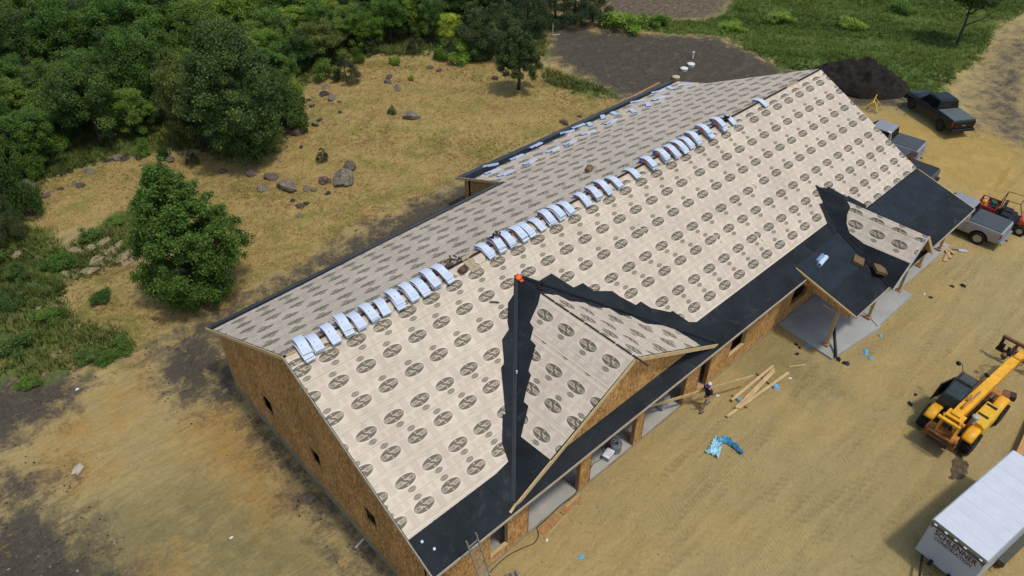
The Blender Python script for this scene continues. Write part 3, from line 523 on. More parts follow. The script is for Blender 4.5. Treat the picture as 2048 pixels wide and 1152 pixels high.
# jagged valley membrane and the metal valleys
def onF(x, y, h): return (x, y, zf(y)+h)
vl = [(9.64, -1.54), (9.11, -2.08), (8.65, -2.25), (8.09, -2.83), (7.93, -3.09), (7.41, -3.26), (6.83, -4.01), (6.62, -4.07), (5.58, -5.47), (5.5, -5.40), (4.79, -6.15), (4.55, -6.75), (3.3, -6.9), (3.6, -7.87), (3.95, -7.82), (9.9, -1.55)]
vr = [(10.07, -1.72), (10.51, -2.13), (11.25, -2.13), (11.69, -3.04), (12.22, -3.08), (12.41, -3.57), (13.18, -3.96), (13.31, -4.3), (13.69, -4.91), (14.03, -4.91), (14.23, -5.34), (14.91, -5.89), (15.06, -5.91), (15.38, -6.63), (15.9, -6.9), (16.0, -7.9), (15.75, -7.82), (9.7, -1.58)]
for v_ in (vl, vr): m = MB(); m.poly([onF(x, y, .030) for x, y in v_], BLACKM); m.build('valley_membrane', B)
VM = mat('valley_metal', (.014, .018, .022), .6, .2, 2, spec=.3)
m = MB(); 
for a, c_ in (((9.78, -1.52), (3.78, -7.86)), ((9.82, -1.52), (15.8, -7.86))):
    A_ = Vector(onF(*a, .055)); B_ = Vector(onF(*c_, .055)); m = MB(); m.bar(A_, B_, .15, .02, VM); m.bar(A_+Vector((0, 0, .02)), B_+Vector((0, 0, .02)), .03, .04, VM); m.build('metal_valley', B)
m = MB(); m.lathe(onF(6.15, -4.95, .13), [(.05, -.03), (.05, .02), (.02, .03)], mat('grey_cap', (.5, .52, .55), .5), n=10)
# gable ridge slot
m = MB()
y = -3.0
while y > -7.8: m.bar((GX0, y, GZ0+.012), (GX0, y-.72, GZ0+.012), .075, .03, DARK); y -= .80
m.build('ridge_slot', B, label='dark open slot along the cross gable ridge')
m = MB(); x = .1; k = 0
while x < L-.5:
    m.bar((x, -.03, H+.004), (min(x+1.15, L-.1), -.03, H+.004), .09, .04, DARK if k % 9 else wood()); x += 1.2; k += 1
m.build('ridge_slot', B, label='dark open slot along the main ridge')

# --- porch roof (low pitch) with the small steep gable
PS = .278; PY0 = -7.35; PY1 = -10.93
zp = lambda y: 4.245+PS*(y-PY0)
m = MB(); m.slab([(22.9, -7.0, zp(-7.0)+.01), (22.9, PY1, zp(PY1)), (L, PY1, zp(PY1)), (L, -7.3, zp(-7.3)+.012)], .13, BLACKM, wood()); m.build('porch_roof_deck', B)
MEMB2 = mat('grey_blue_membrane', (.012, .0185, .026), .75, .22, 1.2, .2, 8, spec=.22, col2=(.020, .030, .041))
m = MB()
for a, b_, y0, y1, dz in ((22.95, 25.9, -7.45, -9.35, 0), (25.9, 29.2, -7.40, -9.35, 0), (29.2, 36.24, -7.36, -9.3, 0)):
    m.poly([(a, y0, zp(y0)+.012), (a, y1, zp(y1)+.012), (b_, y1, zp(y1)+.012), (b_, y0, zp(y0)+.012)], MEMB2)
m.build('membrane_sheet', B)
SX0, SZ0, SS, SY1 = 28.3, 5.38, .97, -11.15
for sg in (-1, 1):
    pts = [(SX0, -5.13, SZ0), (SX0+sg*1.17, PY0, zp(PY0)), (SX0+sg*2.196, PY1, zp(PY1)), (SX0+sg*2.196, SY1, SZ0-SS*2.196), (SX0, SY1, SZ0)]
    if sg > 0: pts = pts[::-1]
    m = MB(); m.slab([(p[0], p[1], p[2]+.015) for p in pts], .10, BLACKM, wood()); m.build('gable_roof_deck', B, label='steep deck of the small porch gable')
ks = math.sqrt(1+SS*SS)
SG = [(28.28, -7.01), (28.27, -11.13), (27.16, -11.13), (27.08, -8.81), (27.29, -7.83), (27.76, -7.28), (28.13, -7.23)]
SG = [(28.26, -6.9), (28.26, -11.13), (27.14, -11.13), (27.08, -8.81), (27.22, -7.9), (27.5, -7.5), (27.8, -7.28), (28.1, -7.2)]
us0 = [(y, abs(x-SX0)*ks) for x, y in SG]
P = lambda u, s, h: (SX0-s/ks, u, SZ0+.015-SS*s/ks+h*1.4)
strip('felt_strip', clip(us0, 1, .45, False), P, 0, .45, -8.73, 0, B, flipu=True)
strip('felt_strip', clip(us0, 1, .45, True), P, 0, .99, -7.92, 1, B, flipu=True)
# jagged membrane beside the small gable
svl = [(28.5, -5.05), (27.95, -5.55), (28.0, -5.95), (27.45, -5.85), (27.2, -6.3), (26.9, -6.72), (26.7, -7.3), (27.1, -7.33), (28.4, -5.12)]
svr = [(28.2, -5.07), (28.84, -5.45), (29.02, -5.40), (29.57, -6.35), (29.75, -6.34), (30.33, -7.23), (30.0, -7.33), (29.4, -7.33), (28.3, -5.2)]
for v_ in (svl, svr): m = MB(); m.poly([onF(x, y, .032) for x, y in v_], BLACKM); m.build('valley_membrane', B)
for pts in ([(28.3, -5.05, 5.46), (27.12, -7.35, 4.30), (26.08, -10.9, 3.31)], [(28.3, -5.05, 5.46), (29.48, -7.35, 4.30), (30.52, -10.9, 3.31)]):
    m = MB(); m.tube(pts, .035, VM, 6); m.build('metal_valley', B)
PL = MATS['pale_lumber']
for sg in (-1, 1):
    m = MB(); m.bar((SX0, SY1-.012, SZ0-.07), (SX0+sg*2.18, SY1-.012, SZ0-SS*2.18-.07), .05, .16, PL if sg > 0 else mat('white_fascia', (.42, .42, .40), .6)); m.build('rake_board', B)
m = MB()
for yy in (-10.75, -10.1):
    m.bar((26.3, yy, 3.2), (30.3, yy, 3.2), .06, .2, wood2()); m.bar((28.3, yy, 3.2), (28.3, yy, 5.1), .06, .12, wood2())
    for sg in (-1, 1): m.bar((28.3, yy, 5.15), (28.3+sg*2.0, yy, 3.2), .06, .14, wood2()); m.bar((28.3+sg*.95, yy, 3.25), (28.3+sg*.45, yy, 4.4), .05, .1, wood2())
m.build('gable_truss', B)
# rakes and eaves
m = MB(); m.bar((-.025, 8.74, zb(0, 8.74)-.06), (-.025, 0, H-.06), .045, .15, PL, up=(0, .4, 1)); m.build('rake_board', B)
m = MB(); m.bar((-.025, 0, H-.06), (-.025, -EY, zf(-EY)-.06), .045, .15, mat('grey_rake', (.27, .24, .17), .7)); m.build('rake_board', B)
m = MB(); m.bar((-.025, .16, H-.14), (-.025, -.16, H-.14), .05, .16, MATS['grey_rake'])
EVE = mat('eave_trim', (.36, .31, .23), .6)
m = MB(); m.bar((0, -EY-.022, zf(-EY)-.055), (22.9, -EY-.022, zf(-EY)-.055), .04, .10, EVE); m.build('eave_board', B)
m = MB(); m.bar((22.9, PY1-.022, zp(PY1)-.06), (26.1, PY1-.022, zp(PY1)-.06), .04, .12, EVE); m.build('eave_board', B); m = MB(); m.bar((30.5, PY1-.022, zp(PY1)-.06), (L, PY1-.022, zp(PY1)-.06), .04, .12, EVE); m.build('eave_board', B)
m = MB(); m.bar((22.875, -7.3, zp(-7.3)-.09), (22.875, PY1, zp(PY1)-.09), .045, .11, PL); m.build('rake_board', B)
m = MB(); m.bar((L+.025, -7.3, zp(-7.3)-.07), (L+.025, PY1, zp(PY1)-.07), .045, .15, PL); m.build('rake_board', B)
m = MB(); m.bar(Vector(ext(17.83, 0, -.03)), Vector(ext(17.83, 1, -.03)), .05, .15, PL); m.build('rake_board', B)
m = MB(); m.bar((0, 8.75, zb(0, 8.75)-.06), (17.85, 8.75, zb(17.85, 8.75)-.06), .04, .12, BLACKM); m.build('eave_board', B)

# --- walls (local u along the wall, holes cut out)
def wall(name, org, ud, nrm, th, u0, u1, z0, top, holes, mt, ps=None, label=None):
    ud = Vector(ud); nrm = Vector(nrm); org = Vector(org)
    cuts = sorted(set([u0, u1]+[h[0] for h in holes]+[h[1] for h in holes]+(ps or [])))
    m = MB()
    for a, b_ in zip(cuts[:-1], cuts[1:]):
        if b_-a < 1e-4: continue
        mid_ = (a+b_)/2; hs = sorted([(h[2], h[3]) for h in holes if h[0] <= mid_ <= h[1]]); z = z0; spans = []
        for lo, hi in hs:
            if lo > z: spans.append((z, z, lo, lo))
            z = hi
        spans.append((z, z, top(a), top(b_)))
        for za, zb_, zc, zd in spans:
            P = [org+ud*a+Vector((0, 0, za)), org+ud*b_+Vector((0, 0, zb_)), org+ud*b_+Vector((0, 0, zd)), org+ud*a+Vector((0, 0, zc))]
            P += [p-nrm*th for p in P]
            m.add(P, [(0, 1, 2, 3), (7, 6, 5, 4), (0, 4, 5, 1), (3, 2, 6, 7), (0, 3, 7, 4), (1, 5, 6, 2)], mt)
    return m.build(name, B, label=label, fix=False)
def jamb(org, ud, nrm, th, h, mt, sill=True, smt=None):
    """boards lining an opening; the sill is a sub-part"""
    ud = Vector(ud); nrm = Vector(nrm); org = Vector(org); u0, u1, z0, z1 = h
    m = MB(); c_ = lambda u, z: org+ud*u+Vector((0, 0, z))-nrm*(th/2)
    for u in (u0+.018, u1-.018): m.bar(c_(u, z0), c_(u, z1), .036, th+.03, mt, up=nrm)
    m.bar(c_(u0, z1-.018), c_(u1, z1-.018), th+.03, .036, mt)
    o = m.build('window_frame' if sill else 'door_frame', B)
    if sill:
        m = MB(); m.bar(c_(u0, z0+.018)+nrm*.03, c_(u1, z0+.018)+nrm*.03, th-.02, .04, smt or PL); m.build('sill', o)
    return o
def topg(y): return (zf(y) if y < 0 else zb(0, y))-.135
gh = [(3.42, 4.30, 1.50, 2.60), (-.46, .22, 1.85, 2.72), (-4.35, -3.62, 2.0, 2.88)]
gh = [(3.42, 4.32, 1.60, 2.62), (-.47, .22, 1.85, 2.75), (-4.36, -3.62, 2.02, 2.92)]
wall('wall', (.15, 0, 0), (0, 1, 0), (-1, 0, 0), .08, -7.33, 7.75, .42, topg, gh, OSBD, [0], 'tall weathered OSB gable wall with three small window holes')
wall('foundation', (.13, 0, 0), (0, 1, 0), (-1, 0, 0), .22, -7.35, 7.77, -.4, lambda y: .42, [], mat('foundation_concrete', (.22, .19, .115), .9, .2, 1.2))
fh = [(3.06, 4.02, .50, 2.6), (5.05, 8.0, .1, 3.35), (8.62, 11.5, .1, 3.35), (12.03, 15.0, .1, 3.35), (16.0, 16.85, .12, 2.7), (18.44, 19.82, .90, 2.9)]
wall('wall', (0, -7.33, 0), (1, 0, 0), (0, -1, 0), .16, .16, 23.4, .1, lambda x: 4.12, fh, OSB, None, 'front OSB wall with three wide garage openings')
for i, h in enumerate(fh): jamb((0, -7.33, 0), (1, 0, 0), (0, -1, 0), .16, h, wood() if i in (0, 5) else wood2(), i in (0, 5))
wall('foundation', (0, -7.36, 0), (1, 0, 0), (0, -1, 0), .2, .1, 23.4, -.4, lambda x: .098, [], mat('dirty_concrete', (.25, .21, .135), .9, .2, 2))
wall('wall', (0, -7.33, 0), (1, 0, 0), (0, -1, 0), .16, 23.4, 36.1, .1, lambda x: 4.1, [(24.0, 25.6, .9, 2.7), (27.4, 29.2, .12, 2.9), (31, 33, .9, 2.7)], OSB, None, 'front OSB wall behind the porch')
wall('wall', (36.1, 0, 0), (0, 1, 0), (1, 0, 0), .16, -7.17, 7.5, -.1, lambda y: (zf(y) if y < 0 else zb(36.2, y))-.14, [], OSB, [0], 'far OSB gable wall')
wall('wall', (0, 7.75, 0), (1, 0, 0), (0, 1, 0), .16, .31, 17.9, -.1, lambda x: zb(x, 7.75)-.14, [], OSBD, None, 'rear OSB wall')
wall('wall', (18.0, 0, 0), (0, 1, 0), (-1, 0, 0), .14, 7.76, 12.0, -.1, lambda y: ext(18, (y-8.45)/4.19)[2]-.12, [], OSB, None, 'end wall of the rear wing')
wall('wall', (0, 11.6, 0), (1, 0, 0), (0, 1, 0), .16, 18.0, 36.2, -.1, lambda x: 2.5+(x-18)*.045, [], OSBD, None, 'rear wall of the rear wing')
m = MB(); m.slab([(.32, -7.30, .1), (36.0, -7.30, .1), (36.0, 7.6, .1), (.32, 7.6, .1)], .3, CONC); m.build('floor_slab', B)
m = MB()
for x in np.arange(.9, 22.5, 1.2): m.bar((x, -7.1, 3.65), (x, 7.5, 3.65), .05, .14, wood2())
for x in (4.6, 11.8, 17.3): m.bar((x, -7.1, .12), (x, -1.5, .12), .1, .1, wood())
m.build('ceiling_joists', B, kind='stuff')
wall('partition_wall', (0, -3.6, 0), (1, 0, 0), (0, -1, 0), .12, .32, 36, .1, lambda x: 3.6, [(6, 7, .1, 2.2), (19, 20, .1, 2.2)], mat('partition_ply', (.16, .12, .08), .9))
# --- porch slabs, posts, beams
def pad(name, pts, z, th): m = MB(); m.slab([(x, y, z) for x, y in pts], th, mat('porch_concrete', (.33, .34, .33), .8, .1, .8, .1, 20)); return m.build(name, B, bevel=.01)
pad('porch_slab', [(23.3, -7.36), (22.98, -10.55), (27.05, -11.08), (27.35, -10.15), (27.35, -7.36)], .12, .5)
pad('porch_slab', [(27.36, -7.36), (27.36, -10.15), (26.9, -10.98), (30.72, -11.02), (30.9, -10.2), (30.9, -7.36)], .17, .5)
pad('porch_slab', [(30.91, -7.36), (30.91, -10.3), (37.0, -10.45), (37.0, -7.36)], .12, .5)
PB_ = [(23.65, -9.85), (27.17, -10.30), (30.53, -10.36), (33.6, -10.1), (36.0, -10.2)]
for x, y in PB_:
    z1 = zp(y)-.3; m = MB(); m.box((x, y, (z1+.17)/2+.03), (.14, .14, z1-.17), wood()); m.box((x, y, .19), (.3, .3, .07), mat('post_base', (.36, .19, .10), .7)); 
    if x < 24: m.bar((x, y, 2.3), (x-.75, y+.55, 2.95), .09, .04, wood())
    m.build('porch_post', B)
m = MB()
for a, c_ in zip(PB_[:-1], PB_[1:]): m.bar((a[0], a[1], zp(a[1])-.24), (c_[0], c_[1], zp(c_[1])-.24), .09, .24, wood2())
m.build('porch_beam', B)
m = MB(); m.bar((23.15, -7.35, zp(-8.6)-.42), (23.3, PY1+.25, zp(-10.6)-.30), .09, .24, wood2()); m.bar((23.12, -7.35, 3.75), (23.12, -10.6, 3.0), .04, .5, OSB); m.build('porch_beam', B)
m = MB()
for x in np.arange(23.6, 36, .6): m.bar((x, -7.36, zp(-7.36)-.23), (x, PY1+.03, zp(PY1)-.21), .045, .14, wood2())
m.build('porch_rafters', B, kind='stuff')
m = MB(); m.bar((22.9, -7.48, 3.62), (23.1, -7.48, 3.62), .05, .8, wood2())

# ------------------------------------------------------------------ shingle bundles on the ridge
WRAP = mat('white_wrap', (.52, .60, .71), .35, .06, 3, .15, 14); WBLUE = mat('blue_wrap', (.05, .16, .45), .4, .2, 6); WRED = mat('orange_red_wrap', (.55, .17, .10), .45, .25, 5)
WGREY = mat('grey_wrap', (.34, .40, .46), .4, .15, 6); WINK = mat('blue_print', (.08, .16, .38), .5)
def bundle_mesh(var):
    m = MB(); rs = random.Random(var); n_ = 14; Wd = .182; th = .062; top = []; bot = []
    yo = rs.uniform(-.05, .05); fr = .53+rs.uniform(-.04, .05)
    ys = [(-fr)+(fr+.34)*i/n_ for i in range(n_+1)]      # front (-y) to back (+y)
    for y in ys:
        z = -PF*math.sqrt(y*y+.05)+PF*math.sqrt(.05)*1.0-.0
        top.append((y+yo, z+th)); bot.append((y+yo, z))
    for i in range(n_):
        (y0, z0), (y1, z1) = top[i], top[i+1]; (a0, b0), (a1, b1) = bot[i], bot[i+1]; yc = ys[i]
        m.add([(-Wd, y0, z0), (Wd, y0, z0), (Wd, y1, z1), (-Wd, y1, z1)], [(0, 1, 2, 3)], WRAP)
        sm = WBLUE if yc > .12 else WRED if yc > -.22 else WGREY
        for sx in (-1, 1):
            q = [(sx*Wd, a0, b0), (sx*Wd, y0, z0), (sx*Wd, y1, z1), (sx*Wd, a1, b1)]
            m.add(q, [(0, 1, 2, 3) if sx > 0 else (3, 2, 1, 0)], sm)
    y, z = top[-1]; a, b_ = bot[-1]; m.add([(-Wd, a, b_), (Wd, a, b_), (Wd, y, z), (-Wd, y, z)], [(3, 2, 1, 0)], WBLUE)
    y, z = top[0]; a, b_ = bot[0]; m.add([(-Wd, a, b_), (Wd, a, b_), (Wd, y, z), (-Wd, y, z)], [(0, 1, 2, 3)], WGREY)
    def zt(y): y -= yo; return -PF*math.sqrt(y*y+.05)+PF*math.sqrt(.05)+th+.003
    for x, y in (((-.08, -.14), (.05, -.15)) if var % 2 else ((-.05, -.18),)):
        s_ = .018; m.add([(x-s_, y-s_, zt(y-s_)), (x+s_, y-s_, zt(y-s_)), (x+s_, y+s_, zt(y+s_)), (x-s_, y+s_, zt(y+s_))], [(0, 1, 2, 3)], WINK)
    for x in (-.1, -.02, .06, .14):
        m.add([(x, -.50, zt(-.50)), (x+.012, -.50, zt(-.50)), (x+.012, -.34, zt(-.34)), (x, -.34, zt(-.34))], [(0, 1, 2, 3)], WGREY)
    o = m.build('shingle_bundle'); me = o.data; bpy.data.objects.remove(o); return me
BM = [bundle_mesh(i) for i in range(4)]
STK = [(.72, 4), (1.2, 2), (1.87, 3), (2.45, 4), (2.98, 2), (3.55, 3), (4.12, 2), (4.74, 3), (5.35, 3), (5.89, 2), (6.45, 4), (7.05, 3), (9.33, 2), (9.95, 4), (10.5, 3), (11.15, 3), (11.62, 2),
       (12.27, 1), (12.94, 3), (13.47, 3), (14.07, 2), (15.21, 2), (15.91, 3), (16.62, 3), (17.36, 2), (18.69, 1), (19.84, 4), (20.9, 4), (21.66, 3), (22.33, 3), (22.95, 2), (23.5, 4), (24.45, 5), (25.68, 5), (26.7, 1), (29.78, 1)]
LEV = {1: ['only'], 2: ['lower', 'upper'], 3: ['bottom', 'middle', 'top'], 4: ['bottom', 'second', 'third', 'top'], 5: ['bottom', 'second', 'middle', 'fourth', 'top']}
for si, (x, nb) in enumerate(STK):
    yw = random.uniform(-.10, .06)
    for k in range(nb):
        o = bpy.data.objects.new('shingle_bundle', BM[random.randrange(4)]); C.objects.link(o)
        o.location = (x+random.uniform(-.03, .03), random.uniform(-.04, .03)+.035*(k-nb/2), H+.045+k*.066); o.rotation_euler = (random.uniform(-.02, .02), random.uniform(-.02, .02), yw+random.uniform(-.07, .07))
        lv = LEV[nb][k]
        lab = (f'single white shingle bundle bent over the ridge, {ORD[si]} pile from the near gable end' if nb == 1 else
               f'{lv} white and blue wrapped shingle bundle in the {ORD[si]} ridge pile from the near gable')
        tag(o, lab, 'shingle bundle', 'shingle bundles bent over the roof ridge')
# flat bundles lying on the rear roof
fb = MB(); fb.box((0, 0, .04), (.98, .30, .075), WRAP); fb.box((-.30, -.152, .035), (.32, .006, .06), WBLUE); fb.box((.1, -.1, .0785), (.5, .015, .002), WGREY); fb.box((-.3, .03, .0785), (.06, .06, .002), WINK)
fb.box((-.4915, 0, .035), (.006, .29, .06), WBLUE)
fo = fb.build('loose_bundle', bevel=.0); FM = fo.data; bpy.data.objects.remove(fo)
RB = [(19.82, 11.57, 0), (19.01, 10.51, 1), (18.89, 9.2, 1), (21.32, 10.81, 1), (20.82, 9.13, 1), (23.33, 11.18, 1), (22.82, 9.2, 1), (24.17, 9.01, 1), (25.85, 10.82, 0), (26.95, 10.87, 1), (27.36, 10.24, 2), (25.95, 9.13, 1),
      (27.99, 9.01, 1), (28.77, 10.36, 2), (29.52, 10.01, 2), (30.12, 8.95, 2), (32.01, 10.1, 0), (31.43, 8.76, 2), (32.79, 8.92, 1), (34.12, 9.98, 0), (34.92, 9.58, 2), (35.7, 8.9, 0)]
for i, (x, y, k) in enumerate(RB):
    o = bpy.data.objects.new('loose_bundle', FM); C.objects.link(o)
    k_ = (x-17.85)/18.44; y0 = 8.45-k_*.78; y1 = 12.64-k_*1.54; t = (y-y0)/(y1-y0); p = ext(x, t, .056); p = (x, y, p[2])
    a, b_ = Vector(ext(x, 0)), Vector(ext(x, 1)); dn = (b_-a).normalized(); ax = Vector(ext(x+1, t))-Vector(ext(x, t)); ax.normalize(); nn_ = ax.cross(dn).normalized()
    ang = [-.75, -.1, 1.0][k]+random.uniform(-.2, .2); e1 = (ax*math.cos(ang)+dn*math.sin(ang)).normalized(); e2 = nn_.cross(e1)
    mm = Matrix((e1, e2, nn_)).transposed().to_4x4(); mm.translation = p; o.matrix_world = mm
    tag(o, f'flat white shingle bundle on the rear roof, {ORD[i]} from its near end', 'shingle bundle', 'flat shingle bundles scattered on the rear roof')

def lumps(name, n_, sx, sy, sz, mts, seed, rad=(.04, .09), parent=None):
    """tangle of short bent tubes and blobs, joined into one mesh"""
    rs = random.Random(seed); m = MB()
    for i in range(n_):
        p = Vector((rs.uniform(-sx, sx), rs.uniform(-sy, sy), rs.uniform(.02, sz))); pts = [p]; d_ = Vector((rs.uniform(-1, 1), rs.uniform(-1, 1), rs.uniform(-.3, .3))).normalized()
        for k in range(4):
            d_ = (d_+Vector((rs.uniform(-.7, .7), rs.uniform(-.7, .7), rs.uniform(-.5, .5)))).normalized(); pts.append(pts[-1]+d_*rs.uniform(.05, .14)*(sx+sy))
        m.tube(pts, [rs.uniform(*rad) for _ in pts], mts[i % len(mts)], 6)
    return m.build(name, parent, smooth=True)
def onroof(o, x, y, fn, dn=0.): o.location = (x, y, fn(y)+dn)
BRN = mat('brown_hose', (.065, .042, .028), .7, .3, 8); BRN2 = mat('brown_leather', (.10, .065, .04), .7, .3, 8); BLK = mat('black_rubber', (.012, .012, .013), .5, .2, 6)
o = lumps('hose_coil', 16, .42, .22, .16, [BRN, BRN2], 3, (.025, .045)); o.location = (7.72, .12, 8.0); tag(o, 'tangled brown air hoses piled on the ridge beside a plywood offcut', 'hose')
m = MB(); m.box((0, 0, 0), (.44, .26, .2), BRN2); m.box((0, -.14, .03), (.3, .06, .16), BRN); m.box((.1, 0, .12), (.12, .2, .06), BRN); o = m.build('tool_pouch', bevel=.04); o.location = (7.9, -.38, 7.93); o.rotation_euler = (.4, .2, .3); tag(o, 'brown leather tool pouch hanging just below the hoses on the ridge', 'tool pouch')
m = MB(); m.slab([(-.22, .38, 0), (-.26, -.40, 0), (.26, -.44, 0), (.26, .34, 0)], .02, mat('grey_plywood', (.34, .28, .19), .8, .15, 5)); m.box((.0, .0, .012), (.03, .6, .018), MATS['grey_plywood']); o = m.build('plywood_offcut'); o.location = (8.42, -.22, 8.0-.1+.02); o.rotation_euler = (math.atan(PF), 0, .12); tag(o, 'small grey plywood board leaning over the ridge next to the brown hoses', 'board')
o = lumps('tool_belt', 12, .16, .12, .28, [BLK, BRN], 5, (.03, .06)); o.location = (9.98, -.05, 8.30); tag(o, 'dark tool belt lying on top of a white shingle pile', 'tool belt')
o = lumps('work_bag', 10, .14, .12, .30, [BLK], 8, (.05, .09)); o.location = (26.3, -.18, 8.02); tag(o, 'small black bag between the last two ridge piles', 'bag')
m = MB(); m.lathe((0, 0, .16), [(.13, -.26), (.17, -.2), (.18, .1), (.15, .2), (.1, .24)], mat('camo_cloth', (.15, .10, .055), .9, .5, 9), 'X', 12); m.lathe((.2, 0, .16), [(.05, 0), (.11, .02), (.1, .06)], mat('tan_patch', (.5, .42, .3), .8), 'X', 12); m.box((-.05, 0, .34), (.2, .04, .05), BLK)
o = m.build('duffel_bag', smooth=False); o.location = (18.84, 2.65, zb(18.8, 2.65)+.03); o.rotation_euler = (-math.atan(.5), 0, .3); tag(o, 'small brown camouflage bag alone on the rear roof slope', 'bag')
ORG = mat('orange_plastic', (.75, .13, .03), .4, .1, 4)
m = MB(); m.box((0, 0, .05), (.26, .17, .10), ORG); m.box((0, -.15, .04), (.15, .18, .06), ORG); m.box((0, -.15, .075), (.07, .08, .01), BLK); m.box((0, .12, .09), (.08, .05, .04), ORG); o = m.build('chalk_reel', bevel=.02); o.location = (9.74, -1.68, 7.24); o.rotation_euler = (.4, 0, .1); tag(o, 'bright orange tool sitting at the top of the left metal valley', 'tool')
o = lumps('nail_gun_hose', 14, .34, .16, .12, [BLK], 12, (.02, .045)); o.location = (10.15, -2.55, 7.03); tag(o, 'black tangle of straps at the head of the cross gable ridge', 'strap')
m = MB(); m.bar((-.16, .1, .02), (.12, -.08, .02), .07, .03, BRN); m.bar((.05, -.05, .02), (.16, -.12, .02), .045, .05, BLK); o = m.build('hand_tool'); o.location = (8.15, -1.97, zf(-1.97)+.04); o.rotation_euler = (.47, 0, 0); tag(o, 'short dark hand tool on printed felt left of the valley', 'hand tool')
m = MB(); m.lathe((0, 0, .10), [(.045, -.42), (.12, -.42), (.12, .42), (.045, .42)], mat('silver_wrap', (.50, .60, .72), .3, .12, 5), 'X', 18); m.lathe((.06, .19, .08), [(.03, -.34), (.10, -.34), (.10, .36), (.03, .36)], mat('blue_grey_wrap', (.16, .27, .42), .35, .12, 5), 'X', 18)
m.box((-.425, 0, .1), (.02, .1, .1), BLK); o = m.build('membrane_rolls', smooth=False); o.location = (24.35, -8.05, zp(-8.05)+.01); o.rotation_euler = (-math.atan(PS)*-1, 0, .12); tag(o, 'pair of silver wrapped membrane rolls lying on the porch roof', 'roll', None)
SHB = mat('tan_shingles', (.155, .10, .045), .9, .35, 12, .4, 40)
for i, (x, y, rz_, s_, lab) in enumerate(((26.1, -9.1, .35, .52, 'square tan shingle stack on the dark porch roof, nearer the silver rolls'), (26.35, -10.15, .75, .56, 'tilted tan shingle stack on the porch roof beside the small gable valley'))):
    t = thing('shingle_stack', lab, 'shingle stack', (x, y, zp(y)+.02+(.20 if x > 26.2 else 0)), rz_, 'shingle stacks on the porch roof')
    for k in range(4):
        m = MB(); m.box((random.uniform(-.015, .015), random.uniform(-.015, .015), .022+k*.04), (s_*1.15, s_, .036), SHB); q = m.build('shingle', t)
    t.rotation_euler = (math.atan(PS), 0, rz_)
m = MB()
for x, y in ((.35, -7.12), (.55, -7.5)): 
    m = MB(); m.lathe((0, 0, 0), [(.05, 0), (.05, .05), (.03, .06)], mat('white_cap', (.6, .62, .64), .4), n=12); o = m.build('roof_cap'); o.location = (x, y, zf(y)+.01); tag(o, 'tiny white cap on the black membrane near the front corner, ' + ('the higher one' if y > -7.3 else 'the lower one'), 'cap', 'white caps at the front corner')
m = MB(); m.lathe((0, 0, 0), [(.035, 0), (.035, .12), (.02, .14)], mat('white_cap2', (.6, .62, .68), .4), n=10); o = m.build('vent_stub'); o.location = (7.0, -4.55, zf(-4.55)+.07); tag(o, 'small pale stub standing half-way down the left metal valley', 'vent')

# ------------------------------------------------------------------ ladder, cords, lumber, litter
ALU = mat('aluminium', (.33, .33, .31), .35, .1, 5, metal=.6)
t = thing('extension_ladder', 'aluminium extension ladder leaning on the front eave near the corner', 'ladder', (0, 0, 0))
top_l, top_r = Vector((1.20, -8.42, 5.05)), Vector((1.62, -8.40, 5.05)); bl, br = Vector((1.42, -9.75, 0)), Vector((1.84, -9.73, 0))
for a, b_ in ((bl, top_l), (br, top_r)): m = MB(); m.bar(a, b_, .035, .08, ALU, up=(0, 1, 0)); m.build('rail', t)
for a, b_ in ((bl+Vector((-.04, -.07, 0)), top_l*.62+bl*.38), (br+Vector((.04, -.07, 0)), top_r*.62+br*.38)): m = MB(); m.bar(a, b_+Vector((0, -.07, 0)), .03, .07, ALU, up=(0, 1, 0)); m.build('rail', t)
for k in range(1, 17):
    f_ = k/17; m = MB(); m.bar(bl.lerp(top_l, f_), br.lerp(top_r, f_), .035, .03, ALU); m.build('rung', t)
def cord(name, pts, lab, r_=.014, mt=None, cat='cord'):
    P_ = [Vector(p) for p in pts]; out = []
    for i in range(len(P_)-1):
        p0, p1, p2, p3 = P_[max(i-1, 0)], P_[i], P_[i+1], P_[min(i+2, len(P_)-1)]
        for k in range(6):
            t_ = k/6; out.append(.5*((2*p1)+(-p0+p2)*t_+(2*p0-5*p1+4*p2-p3)*t_*t_+(-p0+3*p1-3*p2+p3)*t_**3))
    out.append(P_[-1]); m = MB(); m.tube(out, r_, mt or BLK, 6); return tag(m.build(name, smooth=True), lab, cat)
g3 = lambda pts, z=.02: [(x, y, z) for x, y in pts]
cord('power_cord', g3([(2.2, -8.3), (2.74, -7.63), (3.42, -7.5), (3.95, -7.52), (4.5, -7.66), (4.96, -7.80), (5.32, -7.68), (5.48, -7.45)])+[(5.56, -7.40, .06), (6.18, -7.40, .12), (6.93, -7.34, .13), (7.72, -7.38, .13), (8.02, -7.1, .14), (7.9, -6.0, .12)], 'black extension cord snaking along the front wall from the ladder', .016)
cord('air_hose', [(8.75, -7.3, .12), (8.9, -7.1, .12), (9.4, -6.85, .12), (10.01, -6.87, .12), (10.45, -6.4, .12), (10.6, -5.6, .12)], 'thin black hose curving over the slab of the middle garage bay', .014)
GRP = mat('grey_pvc', (.33, .36, .35), .45)
for i in range(3):
    m = MB(); a = Vector((3.22+i*.2, -8.08-i*.07, .07)); b_ = a+Vector((-.5, -1.4, 0)); m.tube([a, a.lerp(b_, .5), b_], .075, GRP, 10); tag(m.build('grey_pipe', smooth=True), 'grey plastic pipe on the dirt near the ladder foot, %s of three' % ['left', 'middle', 'right'][i], 'pipe', 'grey pipes by the ladder')
RED = mat('reddish_board', (.36, .17, .075), .8, .2, 5); 
